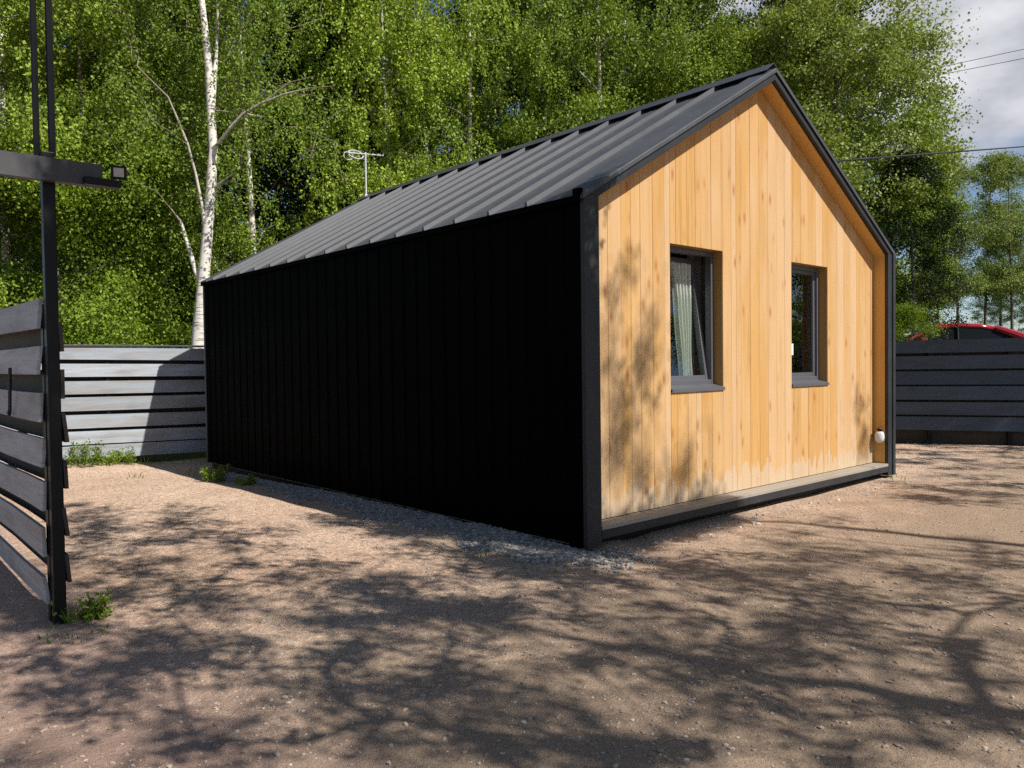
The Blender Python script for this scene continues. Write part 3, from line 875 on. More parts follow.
pA = FA + FU*4.6; pB = FA - FU*7.0
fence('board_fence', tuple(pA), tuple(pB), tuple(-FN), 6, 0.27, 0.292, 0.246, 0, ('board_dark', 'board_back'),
      'dark slate board fence right of the cabin with a red car behind', 1.30, 1.96, cap=False, board_len=11.6, under_shade=.30)

# ---------------------------------------------------------------- tall gate post, beam, floodlight
gp = empty('gate_post', (-3.772, 1.07, 0))
tag(gp, 'tall black steel gate post with thin upper pole and cross beam at left', 'gate post')
MB().obox((0, 0, 1.38), (.035, 0, 0), (0, .035, 0), (0, 0, 1.58)).build('post', M['black_steel'], gp, bevel=.005)
MB().tube([(0.03, 0.0, 2.94), (0.03, 0, 5.6)], .021, 8).build('upper_pole', M['black_steel'], gp)
MB().tube([(-0.045, .05, 2.88), (-0.045, .05, 5.6)], .019, 8).build('upper_pole', M['black_steel'], gp)
bm = MB()
# open channel profile, web towards the road
x0, x1 = -2.6, 0.285
bm.box(x0, x1, -.118, -.110, 2.765, 2.905); bm.box(x0, x1, -.1095, -.052, 2.897, 2.905); bm.box(x0, x1, -.1095, -.052, 2.765, 2.773)
bm.build('cross_beam', M['beam_steel'], gp)
MB().obox((0, -.046, 2.835), (.05, 0, 0), (0, .006, 0), (0, 0, .06)).build('bracket', M['black_steel'], gp, bevel=.003)
fl = empty('floodlight', (-3.44, 0.955, 2.80))
tag(fl, 'small black floodlight with pale square lens at the beam end', 'floodlight')
MB().box(-.16, .055, -.045, .045, -.035, .012).build('bracket', M['black_steel'], fl, bevel=.006)
hd = MB().obox((0, 0, 0), (.046, 0, 0), (0, .018, 0), (0, 0, .044)).build('lamp_head', M['black_steel'], fl, bevel=.006, loc=(.045, -.02, .066))
hd.rotation_euler = (R(12), 0, R(-14))
MB().obox((0, -.0195, .002), (.030, 0, 0), (0, .002, 0), (0, 0, .028)).build('lens', M['lens'], hd)
# wire hooked over a board of the left fence
wr = MB().tube([(-3.872, 2.02, 1.30), (-3.876, 1.94, 1.29), (-3.878, 1.90, 1.33), (-3.88, 1.87, 1.45), (-3.878, 1.85, 1.62)], .012, 6)
tag(wr.build('hook_wire', M['cable']), 'bent black wire hanging on the shaded left fence boards', 'wire')

# ---------------------------------------------------------------- vegetation
def tree_mesh(nodes, parent, rad, name, mat):
    vs = []; fs = []; ra = []
    P = np.array(nodes)
    for i, p in enumerate(parent):
        if p < 0: continue
        a, b = P[p], P[i]; r0, r1 = rad[p] if rad[p] < rad[i]*2.2 else rad[i]*1.5, rad[i]
        t = b-a; l_ = np.linalg.norm(t)
        if l_ < 1e-5: continue
        t = t/l_; ref = np.array([1., 0, 0]) if abs(t[2]) > .8 else np.array([0, 0, 1.])
        s = np.cross(t, ref); s /= np.linalg.norm(s); q = np.cross(s, t)
        n_ = 9 if r0 > .05 else (5 if r0 > .018 else 3)
        base = len(vs)
        for (c, r_) in ((a - t*r0*.25, r0), (b + t*r1*.1, r1)):
            for k in range(n_):
                an_ = 2*math.pi*k/n_
                vs.append(c + r_*(math.cos(an_)*s+math.sin(an_)*q)); ra.append(r_)
        for k in range(n_):
            k2 = (k+1) % n_; fs.append((base+k, base+k2, base+n_+k2, base+n_+k))
    me = bpy.data.meshes.new(name)
    me.from_pydata([tuple(map(float, v)) for v in vs], [], fs); me.update()
    me.polygons.foreach_set('use_smooth', [True]*len(me.polygons))
    at_ = me.attributes.new('rad', 'FLOAT', 'POINT'); at_.data.foreach_set('value', np.array(ra, np.float32))
    me.materials.append(mat)
    return me

def grow(trunk, trunk_r, clusters, rg, twig=0.006, power=.5, up=0.8):
    """connect every leaf cluster to the nearest suitable limb; the trunk comes first"""
    nodes = [np.array(p, float) for p in trunk]; parent = [-1]+list(range(len(trunk)-1)); fixed = list(trunk_r)
    T = np.array(nodes)
    order = np.argsort([np.min(np.linalg.norm(T-c, axis=1)) for c in clusters])
    cap = 6000; A = np.zeros((cap, 3)); A[:len(nodes)] = T
    for ci in order:
        c = clusters[ci]; n_ = len(nodes)
        d = c - A[:n_]; dist = np.linalg.norm(d, axis=1); hor = np.hypot(d[:, 0], d[:, 1])
        cost = dist + up*np.maximum(0, hor*0.45 - d[:, 2])
        j = int(np.argmin(cost)); st_ = nodes[j]; l_ = dist[j]
        k = max(1, int(l_/0.55)); prev = j
        sag = np.array([0, 0, 1.])*l_*rg.uniform(.02, .14)
        for i in range(1, k+1):
            t = i/k
            p = st_*(1-t) + c*t + sag*math.sin(math.pi*t) + (rg.normal(0, .05, 3)*min(1, l_) if i < k else 0)
            A[len(nodes)] = p; nodes.append(p); parent.append(prev); fixed.append(None); prev = len(nodes)-1
    cnt = np.zeros(len(nodes)); 
    for i in range(len(nodes)-1, -1, -1):
        cnt[i] += 1 if i >= len(trunk) else 0
        if parent[i] >= 0: cnt[parent[i]] += cnt[i] if i >= len(trunk) else 0
    rad = [fixed[i] if fixed[i] is not None else twig*max(1, cnt[i])**power for i in range(len(nodes))]
    return nodes, parent, rad

def leaf_mesh(P, T, N, ln, wd, name, mat):
    """P leaf bases, T tip directions, N leaf normals, all (n,3)"""
    n_ = len(P)
    T = T/np.linalg.norm(T, axis=1, keepdims=True)
    S = np.cross(N, T); S /= (np.linalg.norm(S, axis=1, keepdims=True)+1e-9); Nn = np.cross(T, S)
    ln = ln[:, None]; wd = wd[:, None]
    V = np.stack([P, P + T*ln*.42 + S*wd*.5 + Nn*wd*.16, P + T*ln - Nn*ln*.08, P + T*ln*.42 - S*wd*.5 + Nn*wd*.16], 1).reshape(-1, 3)
    me = bpy.data.meshes.new(name)
    me.vertices.add(n_*4); me.vertices.foreach_set('co', V.astype(np.float32).ravel())
    me.loops.add(n_*4); me.loops.foreach_set('vertex_index', np.arange(n_*4, dtype=np.int32))
    me.polygons.add(n_); me.polygons.foreach_set('loop_start', (np.arange(n_)*4).astype(np.int32)); me.polygons.foreach_set('loop_total', np.full(n_, 4, np.int32))
    me.update(calc_edges=True); me.validate()
    me.materials.append(mat)
    return me

def leaves_hanging(C, per, rg, reach=0.40, drop=0.75, size=(.062, .05)):
    """birch: thin hanging strands with leaves along them"""
    Ps = []; Ts = []; Ns = []
    strands = 8; each = max(3, per//strands)
    for c in C:
        for s in range(strands):
            st_ = c + rg.normal(0, reach*.55, 3)*np.array([1, 1, .55]); l_ = drop*rg.uniform(.4, 1.15)
            dr = np.array([rg.normal(0, .28), rg.normal(0, .28), -1.0]); 
            t = np.sort(rg.random(each))
            p = st_ + dr*l_*t[:, None] + rg.normal(0, .045, (each, 3))
            Ps.append(p); Ts.append(np.array([0, 0, -.75]) + rg.normal(0, .6, (each, 3))); Ns.append(rg.normal(0, .55, (each, 3)) + rg.normal(0, .45, 3) + np.array([0, -.35, .6]))
    P = np.concatenate(Ps); n_ = len(P)
    return P, np.concatenate(Ts), np.concatenate(Ns), size[0]*rg.uniform(.7, 1.25, n_), size[1]*rg.uniform(.7, 1.25, n_)

def leaves_spread(C, per, rg, reach=0.36, flat=.55, size=(.085, .062)):
    n_ = len(C)*per
    base = np.repeat(C, per, 0)
    P = base + rg.normal(0, 1, (n_, 3))*np.array([reach, reach, reach*flat])*rg.uniform(.5, 1.1, (len(C), 1)).repeat(per, 0)
    T = rg.normal(0, 1, (n_, 3)) + np.array([0, 0, -.35]); N = rg.normal(0, .5, (n_, 3)) + rg.normal(0, .45, (len(C), 3)).repeat(per, 0) + np.array([0, -.3, .75])
    return P, T, N, size[0]*rg.uniform(.65, 1.25, n_), size[1]*rg.uniform(.65, 1.25, n_)

def lump(P, ph):
    return (np.sin(P[:, 0]*1.5+ph)+np.sin(P[:, 1]*1.6+2*ph)+1.2*np.sin(P[:, 2]*1.7+3*ph) + .9*np.sin(P[:, 0]*3.3-ph)*np.sin(P[:, 2]*2.9+ph))

def crown_clusters(H, zb, rmax, n_, rg, shape='oval', gap=-.9):
    out = []
    ph = rg.uniform(0, 6)
    while len(out) < n_:
        m = n_
        t = rg.random(m)
        if shape == 'oval': prof = np.sin(np.pi*np.clip(t*.86+.14, 0, 1))**.7
        elif shape == 'bush': prof = np.sqrt(np.clip(1-(t*1.0)**2.4, 0, 1))
        else: prof = (1-t)**.55*(.55+.45*np.minimum(1, t*4))
        a = rg.uniform(0, 2*np.pi, m); r_ = rmax*prof*rg.random(m)**.42
        P = np.column_stack([r_*np.cos(a), r_*np.sin(a), zb+(H-zb)*t])
        ok = lump(P, ph) > gap
        out += list(P[ok])
    return np.array(out[:n_])

def make_proto(kind, H, zb, rmax, n_c, per, r0, leafmat, barkmat, seed, shape='oval', gap=-.9, size=None, lean=.3, hang=True):
    rg = np.random.default_rng(seed)
    C = crown_clusters(H, zb, rmax, n_c, rg, shape, gap)
    k = 12
    lx, ly = rg.normal(0, lean, 2)
    trunk = [(lx*(t**1.6)+.10*math.sin(5*t+seed)*t, ly*(t**1.6)+.10*math.cos(4*t+seed)*t, -.3+t*(H*.95+.3)) for t in np.linspace(0, 1, k)]
    tr = [r0*(1-t)**.85+.008 for t in np.linspace(0, 1, k)]
    C[:, 0] += lx*(np.clip(C[:, 2]/H, 0, 1)**1.6); C[:, 1] += ly*(np.clip(C[:, 2]/H, 0, 1)**1.6)
    nodes, par, rad = grow(trunk, tr, C, rg)
    tm = tree_mesh(nodes, par, rad, 'trunk', M[barkmat])
    if hang: L_ = leaves_hanging(C, per, rg, size=size or (.074, .060))
    else: L_ = leaves_spread(C, per, rg, size=size or (.092, .070))
    cm = leaf_mesh(*L_, 'crown', M[leafmat])
    return dict(kind=kind, trunk=tm, crown=cm)

def place(proto, name, loc, label, cat, scale=1.0, rz=0.0, group=None, sz=1.0):
    root = empty(name, loc, rz); root.scale = (scale, scale, scale*sz)
    for nm in ('trunk', 'crown'):
        o = bpy.data.objects.new(nm, proto[nm]); COL.objects.link(o); o.parent = root
    tag(root, label, cat, group); return root

PR = {}
PR['birchA'] = make_proto('birch', 16, 3.5, 2.6, 330, 190, .10, 'birch_leaf', 'dim_birch_bark', 1, gap=.35)
PR['birchB'] = make_proto('birch', 15, 2.2, 2.4, 330, 190, .09, 'birch_leaf', 'dim_birch_bark', 2, gap=.45)
PR['birchC'] = make_proto('birch', 17, 4.5, 2.9, 340, 190, .13, 'birch_leaf', 'dim_birch_bark', 3, gap=.4)
PR['birchD'] = make_proto('birch', 15, 3.0, 2.4, 300, 180, .13, 'birch_leaf', 'birch_bark', 12, gap=.5)
PR['alderA'] = make_proto('alder', 13, 1.2, 2.9, 340, 140, .14, 'broad_leaf', 'grey_bark', 4, hang=False, gap=.35)
PR['alderB'] = make_proto('alder', 14, 1.6, 2.6, 330, 140, .13, 'broad_leaf', 'grey_bark', 5, hang=False, gap=.45)
PR['shade_darkA'] = make_proto('alder', 13, 0.8, 3.0, 330, 120, .14, 'shade_dark_leaf', 'grey_bark', 14, hang=False, gap=-.6, size=(.11, .085))
PR['shade_darkB'] = make_proto('alder', 14, 0.8, 2.8, 330, 120, .13, 'shade_dark_leaf', 'grey_bark', 15, hang=False, gap=-.6, size=(.11, .085))
PR['aspen'] = make_proto('aspen', 16, 1.2, 3.4, 480, 165, .19, 'aspen_leaf', 'grey_bark', 6, hang=False, gap=.05, size=(.095, .085))
PR['bush'] = make_proto('bush', 4.0, 0.3, 1.7, 170, 190, .04, 'bush_leaf', 'grey_bark', 8, shape='bush', hang=False, size=(.068, .046), lean=.1, gap=0.55)
PR['bush2'] = make_proto('bush', 3.0, 0.15, 1.5, 140, 190, .03, 'bush_leaf', 'grey_bark', 9, shape='bush', hang=False, size=(.064, .044), lean=.1, gap=0.55)
PR['sapling'] = make_proto('alder', 6.6, 0.3, 1.9, 230, 170, .06, 'bush_leaf', 'grey_bark', 16, hang=False, gap=.35, size=(.075, .055), lean=.2)
PR['thin'] = make_proto('thin', 15, 4.2, 2.0, 260, 95, .11, 'aspen_leaf', 'grey_bark', 10, hang=False, gap=-.6, size=(.105, .085))

GF = 'trees of the dense forest wall behind the cabin'
def T(px, d, proto, label, scale=1.0, rz=0.0, name=None, cat='tree', sz=1.0, group=GF):
    k = PR[proto]['kind']
    nm = name or {'birch': 'birch_tree', 'alder': 'alder_tree', 'aspen': 'aspen_tree', 'bush': 'shrub', 'thin': 'young_tree'}[k]
    x_, y_, _ = spot(px, d); z_ = float(ground_h(x_, y_))
    return place(PR[proto], nm, (x_, y_, z_), label, cat, scale, rz, group, sz)

# first row behind the fence
T(-20, 16.5, 'birchA', 'birch with pale trunk behind the fence at the far left edge', .95, .4)
T(12, 19.5, 'birchD', 'birch with white trunk left of the tall black gate post', 1.0, 2.1)
T(95, 19, 'alderB', 'leafy green tree directly behind the floodlight', .95, 1.2)
T(150, 21, 'birchB', 'birch close behind and left of the big white forked birch', 1.05, 3.3)
T(258, 20.5, 'birchD', 'birch with mottled trunk right of the big white forked birch', .92, 4.2)
T(318, 24, 'shade_darkA', 'tree with shade-darkened leaf colour behind the television antenna, left of its mast', 1.05, .6)
T(400, 21.5, 'birchB', 'bright green birch just right of the television antenna', 1.05, 5.4)
T(470, 22.5, 'birchA', 'birch above the middle of the cabin roof, third right of the antenna', 1.0, 1.0)
T(545, 24, 'alderB', 'leafy tree behind the roof, below the small blue sky gap', 1.05, 2.6)
T(610, 23, 'birchB', 'birch behind the roof left of the slim pale stem', 1.1, 3.9)
T(655, 25, 'birchD', 'birch with slim pale stem rising behind the upper roof', 1.05, .2)
T(725, 25, 'alderA', 'leafy tree directly behind the front ridge peak', 1.0, 4.9)
T(778, 25, 'aspen', 'large spreading aspen right of the ridge peak', 1.0, 2.0)
T(838, 26, 'aspen', 'large grey green aspen above the right eave, edge against the sky', 1.02, 5.2)
T(890, 25, 'alderB', 'lower leafy tree beside the cabin right corner, above the slate fence', .70, 1.1)
# second and third rows
LB = 'tree with shade-darkened leaf colour deep in the forest wall, filling gaps between front trees'
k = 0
for px, d, pr, sc in ((-60, 25, 'shade_darkA', 1.1), (55, 27, 'birchA', 1.05), (125, 29, 'shade_darkA', 1.15), (205, 27, 'shade_darkB', 1.1), (285, 30, 'shade_darkA', 1.1), (350, 31, 'shade_darkB', 1.2),
                      (430, 29, 'birchC', 1.1), (510, 31, 'shade_darkA', 1.25), (575, 32, 'shade_darkA', 1.15), (640, 33, 'shade_darkB', 1.3), (700, 34, 'birchC', 1.15),
                      (750, 35, 'shade_darkA', 1.35), (815, 34, 'shade_darkB', 1.3), (15, 38, 'shade_darkB', 1.35), (170, 39, 'shade_darkA', 1.45), (330, 41, 'shade_darkB', 1.5), (480, 42, 'shade_darkA', 1.5),
                      (620, 44, 'shade_darkB', 1.55), (770, 46, 'shade_darkA', 1.55)):
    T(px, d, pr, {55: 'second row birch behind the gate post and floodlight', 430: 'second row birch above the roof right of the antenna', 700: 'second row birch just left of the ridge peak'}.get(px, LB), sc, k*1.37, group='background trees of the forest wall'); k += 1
# far right, thin trees against the sky
for px, d, sc, lb in ((938, 42, .76, 'thin tree half hidden by the big aspen, left of the red car'), (958, 40, .78, 'thin tree against the sky, leftmost behind the red car'), (985, 43, .82, 'thin bare stemmed tree above the middle of the red car'),
                      (1012, 41, .80, 'thin tree above the rear of the red car'), (1042, 44, .85, 'thin tree at the right edge of the picture')):
    T(px, d, 'thin', lb, sc, px*.1, name='young_tree', group='thin trees beyond the road')
T(862, 29, 'alderA', 'full leafy tree filling the gap between the two aspens', 1.15, 4.0)
T(914, 23.5, 'shade_darkB', 'tree with shade-darkened leaf colour right beside the cabin corner, left of the red car', .50, 2.2, group=None)
T(1000, 62, 'aspen', 'far roundish tree crown low in the sky gap at right', .68, 1.0, group='thin trees beyond the road')
T(1060, 58, 'aspen', 'far tree crown leaving the picture at the right edge', .75, 3.0, group='thin trees beyond the road')
# shrubs
GB = 'shrubs behind the back fence'
for px, d, lb in ((-15, 17.2, 'bright young tree behind the shaded left fence'), (70, 17.0, 'bright green young tree just right of the gate post, nearest to it'),
                  (128, 17.8, 'bright green young tree between the floodlight and the white birch')):
    T(px, d, 'sapling', lb, 1.0, px*.05, name='young_tree', group='young trees behind the pale fence')
for px, d, pr, sc, lb in ((40, 15.9, 'bush2', .75, 'low shrub behind the pale fence beside the gate post'), (110, 16.2, 'bush', .62, 'low bright shrub peeping over the middle of the sunlit fence'),
                          (172, 18.6, 'bush2', .85, 'shrub beside the foot of the white birch'),
                          (262, 19.5, 'bush2', .9, 'shrub in shade just right of the white birch'), (330, 23, 'bush', 1.3, 'dark undergrowth shrub below the antenna')):
    T(px, d, pr, lb, sc, px*.05, cat='shrub', group=GB)
T(912, 21.5, 'bush2', 'shrub left of the red car behind the slate fence', .62, 2.0, cat='shrub', group=None)

# the big white birch, trunk and limbs as in the photograph
def hero():
    rg = np.random.default_rng(21)
    D = 16.6
    base = np.array(spot(200, D)); 
    def q(px, py, dd=0.0): return at(px, py, D+dd) - base
    trunk = [q(197, 372), q(199, 330), q(203, 285), q(207, 240), q(211, 190), q(213, 150), q(211, 110), q(209, 70), q(205, 30), q(200, -15), q(196, -70), q(194, -130)]
    tr = [.15, .138, .122, .112, .104, .094, .086, .078, .07, .058, .044, .02]
    nodes = [np.array(p) for p in trunk]; par = [-1]+list(range(len(trunk)-1)); rad = list(tr)
    def limb(j, pts, r0, r1):
        p = j
        for i, c in enumerate(pts):
            nodes.append(np.array(c)); par.append(p); rad.append(r0+(r1-r0)*i/max(1, len(pts)-1)); p = len(nodes)-1
    limb(2, [q(196, 272, .05), q(190, 252, .1), q(184, 232, .15), q(181, 222, .15)], .055, .03)
    limb(3, [q(202, 205, -.1), q(196, 175, -.1), q(188, 145, -.2), q(178, 120, -.2), q(168, 97, -.2)], .034, .02)
    limb(5, [q(220, 142, -.2), q(230, 128, -.4), q(243, 114, -.5), q(262, 103, -.6), q(285, 94, -.6), q(310, 88, -.5), q(335, 86, -.4)], .04, .011)
    limb(4, [q(222, 182, -.1), q(232, 175, -.2), q(244, 166, -.2)], .03, .012)
    limb(24, [q(290, 82, -.6), q(315, 76, -.5)], .014, .008)
    limb(6, [q(216, 60, .1), q(218, 20, .2), q(216, -30, .3)], .04, .02)
    C = []
    while len(C) < 300:
        px, py = rg.normal(215, 75), rg.uniform(-170, 215)
        if py > 120 and rg.random() < (py-120)/110: continue
        dd = rg.uniform(-.5, 2.8) if rg.random() < .88 else rg.uniform(-1.3, 0)
        if abs(px-208) < 14 and dd < .2: continue
        C.append(q(px, py, dd))
    C = np.array(C)
    n0 = len(nodes)
    nd, pa, ra = grow(nodes, rad, C, rg, twig=.0045, power=.38)
    for i in range(n0): pa[i] = par[i]; ra[i] = rad[i]
    root = empty('birch_tree', tuple(base)); tag(root, 'large forked birch with bright white trunk beside the cabin back corner', 'tree', GF)
    o = bpy.data.objects.new('trunk', tree_mesh(nd, pa, ra, 'trunk', M['birch_bark'])); COL.objects.link(o); o.parent = root
    o = bpy.data.objects.new('crown', leaf_mesh(*leaves_hanging(C, 130, rg, size=(.062, .05)), 'crown', M['birch_leaf'])); COL.objects.link(o); o.parent = root
hero()

# ---------------------------------------------------------------- trees on the near side of the yard, which throw the dappled shade
GRID = """
00000000000000000000000002335555
00652540000000000000000001100001
00663765300000000000000022111222
05466734553210667778885554444444
06666664455577777666666666644555
05552227777888887754444433333555
44557755338876333444466677665555
66668885577777715555555666655555
35555553337748855555447766644444
26665556668855788976666775566244
44333446664446688864333335556666
46666633334477776688866333366666
""".strip().split('\n')
def shade_trees():
    rg = np.random.default_rng(33)
    targets = []
    for r_ in range(12):
        for c_ in range(32):
            dn = int(GRID[r_][c_])*.1
            px0, py0 = c_*32, 480+r_*24
            if dn <= 0.05: continue
            q = [on_ground(px0, py0), on_ground(px0+32, py0), on_ground(px0+32, py0+24), on_ground(px0, py0+24)]
            A_ = .5*abs(np.cross((q[2]-q[0])[:2], (q[3]-q[1])[:2]))
            n_ = rg.poisson(-math.log(1-min(.95, dn + (.07 if r_ > 4 else 0)))*A_/.055)
            for _ in range(n_):
                u, v = rg.random(2)
                p = on_ground(px0+32*u, py0+24*v)
                if p[1] > 0.0 and -0.05 < p[0] < 6.2: continue
                targets.append((p, 4.0, 8.8))
    for _ in range(70): targets.append((np.array([rg.uniform(-.95, -.35), rg.uniform(-.4, 3.2), 0]), 4.2, 8.8))
    # on the front of the cabin
    for px, py, rr in ((608, 330, .10), (620, 400, .16), (645, 345, .10), (640, 385, .15), (625, 435, .14), (655, 380, .10), (690, 455, .06), (672, 485, .08), (640, 475, .14), (612, 470, .12),
                       (622, 250, .08), (606, 370, .10), (650, 312, .07), (684, 472, .07), (612, 290, .06), (630, 425, .14), (862, 425, .10), (858, 405, .08), (866, 450, .10), (860, 440, .12)):
        for _ in range(max(1, int(rr*16))):
            p = on_y(px, py, FY) + np.array([rg.normal(0, rr*.6), 0, rg.normal(0, rr*.8)])
            targets.append((p, 7.0, 12.5))
    for _ in range(120): targets.append((np.array([rg.uniform(-.05, .16), 0, rg.uniform(0, 1)**1.3*2.1]), 7.0, 12))
    for _ in range(150): targets.append((np.array([rg.uniform(.15, 2.2), 0, rg.uniform(.0, .15)]), 5.0, 9.0))
    for _ in range(34): q_ = rg.uniform(0, 1); targets.append((np.array([-3.77 + rg.normal(0, .03), 1.03, 2.6*q_]), 5.5, 9.5))
    for _ in range(14): targets.append((np.array([rg.uniform(-3.66, -3.45), .95, 2.83]), 5.5, 9.5))
    # the slate fence and the ground before it
    for _ in range(260):
        s = rg.uniform(-4.5, 3.2); z_ = rg.uniform(0.2, 2.0); p = FA + FU*s
        targets.append((np.array([p[0], p[1], z_]), 4.5, 9.5))
    for _ in range(130):
        x_, y_ = rg.uniform(6.3, 11.5), rg.uniform(-1.6, 2.2)
        if y_ < -1.0 + .0*x_ and x_ < 8: continue
        targets.append((np.array([x_, y_, 0]), 4.5, 9.5))
    # shade outside the picture, so the crowns are whole
    for _ in range(220):
        targets.append((np.array([rg.uniform(-6, 5), rg.uniform(-8, -3.6), 0]), 4.5, 10))
    for _ in range(120):
        targets.append((np.array([rg.uniform(9, 15), rg.uniform(-6, -2), 0]), 4.5, 10))
    C = []
    for p, h0, h1 in targets:
        for tr_ in range(6):
            h = rg.uniform(h0, h1); s = (h - p[2])/SUN_TO[2]
            c = p + SUN_TO*s
            if not in_frame(c, 120): C.append(c); break
    C = np.array(C)
    bases = np.array([(-3.4, -8.2), (0.6, -9.4), (4.6, -8.6), (12.6, -5.6)])
    names = ['leafy tree on the near side of the yard, closest to the gate', 'leafy tree on the near side of the yard, opposite the dark corner', 'leafy tree on the near side of the yard, opposite the right window', 'leafy tree shading the slate fence at right']
    which = np.argmin(np.hypot(C[:, None, 0]-bases[None, :, 0], C[:, None, 1]-bases[None, :, 1]), axis=1)
    for i, b in enumerate(bases):
        Ci = C[which == i] - np.array([b[0], b[1], 0])
        H = 11.5
        trunk = [(.25*math.sin(3*t+i), .2*math.cos(2.4*t+i)-.2, -.3+H*t) for t in np.linspace(0, 1, 11)]
        tr = [.17*(1-t)**.8+.012 for t in np.linspace(0, 1, 11)]
        nd, pa, ra = grow(trunk, tr, Ci, rg, twig=.0045, power=.34)
        root = empty('shade_tree', (b[0], b[1], 0)); tag(root, names[i], 'tree')
        o = bpy.data.objects.new('trunk', tree_mesh(nd, pa, ra, 'trunk', M['grey_bark'])); COL.objects.link(o); o.parent = root
        o = bpy.data.objects.new('crown', leaf_mesh(*leaves_spread(Ci, 58, rg, reach=.135, flat=.8, size=(.068, .054)), 'crown', M['broad_leaf'])); COL.objects.link(o); o.parent = root
shade_trees()
# trees across the lane that the panes mirror
place(PR['alderA'], 'alder_tree', (17.5, -7.5, 0), 'tree beyond the yard mirrored in the right window', 'tree', .9, 1.0)
place(PR['alderB'], 'alder_tree', (13.5, -12.5, 0), 'tree beyond the yard mirrored in the left window', 'tree', .95, 2.0)

# ---------------------------------------------------------------- weeds
def tuft(loc, n_, h, spread, seed):
    rg = np.random.default_rng(seed)
    a = rg.uniform(0, 6.28, n_); r_ = spread*np.sqrt(rg.random(n_))
    P = np.column_stack([r_*np.cos(a), r_*np.sin(a), np.full(n_, -.01)])
    Tt = np.column_stack([np.cos(a)*.5, np.sin(a)*.5, np.ones(n_)]) + rg.normal(0, .3, (n_, 3)); Tt[:, 2] = np.abs(Tt[:, 2]) + .3
    return P, Tt, rg.normal(0, 1, (n_, 3)), h*rg.uniform(.4, 1.1, n_), np.full(n_, .010)*rg.uniform(.7, 1.4, n_)
def weed(loc, h, spread, n_leaf, label, seed, leafy=True, name='weed_clump', cat='weed'):
    rg = np.random.default_rng(seed)
    z_ = float(ground_h(loc[0], loc[1]))
    root = empty(name, (loc[0], loc[1], z_)); tag(root, label, cat, 'weeds along the fences and wall')
    P = tuft(loc, max(12, n_leaf//3), h, spread, seed)
    o = bpy.data.objects.new('blades', leaf_mesh(*P, 'blades', M['grass'])); COL.objects.link(o); o.parent = root
    if leafy:
        st_ = MB(); pts = []
        for k in range(max(7, int(26*spread/.25))):
            a, r_ = rg.uniform(0, 6.28), spread*math.sqrt(rg.random())
            hh = h*rg.uniform(.4, 1.0); b = np.array([r_*math.cos(a), r_*math.sin(a), 0]); tip = b + np.array([rg.normal(0, .06), rg.normal(0, .06), hh])
            st_.tube([b, (b+tip)/2+rg.normal(0, .015, 3), tip], [.003, .0025, .0015], 4)
            for t in np.linspace(.25, 1, 6): pts += [b+(tip-b)*t]*5
        C = np.array(pts); st_.build('stems', M['grass'], root)
        n_ = len(C); Pl = C + rg.normal(0, .022, (n_, 3)); Tl = rg.normal(0, 1, (n_, 3)) + np.array([0, 0, .2]); Nl = rg.normal(0, .5, (n_, 3)) + np.array([0, 0, 1.])
        o = bpy.data.objects.new('leaves', leaf_mesh(Pl, Tl, Nl, .045*rg.uniform(.5, 1.2, n_), .028*rg.uniform(.6, 1.2, n_), 'leaves', M['bush_leaf'])); COL.objects.link(o); o.parent = root
    return root
weed((-1.72, 9.72), .40, .34, 60, 'lush weed patch at the foot of the pale fence, beside the gate post', 1)
weed((-1.15, 9.75), .28, .30, 50, 'low weeds at the middle of the pale fence foot', 2)
weed((-.72, 9.62), .18, .26, 60, 'thin yellowish grass tuft at the right end of the sunlit fence', 3, False)
g = on_ground(78, 622); weed((g[0]+.03, g[1]+.02), .15, .09, 110, 'small bright weed at the foot of the tall black post', 4)
g = on_ground(76, 634); weed((g[0], g[1]), .06, .20, 90, 'flat grass patch just before the weed by the black post', 14, False)
g = on_ground(222, 478); weed((g[0]-.1, g[1]), .24, .16, 40, 'leafy weed at the back foot of the dark side wall', 5)
g = on_ground(205, 472); weed((g[0]-.1, g[1]), .26, .18, 60, 'thin grass at the back corner of the cabin', 6, False)
g = on_ground(240, 483); weed((g[0]+.1, g[1]), .13, .12, 30, 'small dark weed in the shade of the side wall', 7)
g = on_ground(488, 556); weed((g[0], g[1]), .07, .13, 40, 'tiny weed on the edge of the grey gravel', 8, False)
g = on_ground(545, 572); weed((g[0], g[1]), .05, .2, 70, 'sparse grass where the gravel meets the yard, before the cabin corner', 9, False)
g = on_ground(612, 558); weed((g[0], g[1]), .06, .14, 60, 'mossy grass under the front corner of the cabin', 10, False)
g = on_ground(897, 478); weed((g[0], g[1]), .10, .16, 50, 'grass at the right front corner of the cabin', 11, False)
g = on_ground(135, 478); weed((g[0], g[1]), .12, .12, 30, 'small lone grass sprig on the sand before the pale fence', 12, False)
g = on_ground(920, 445); weed((g[0], g[1]), .12, .3, 50, 'dry grass at the foot of the slate fence', 13, False)

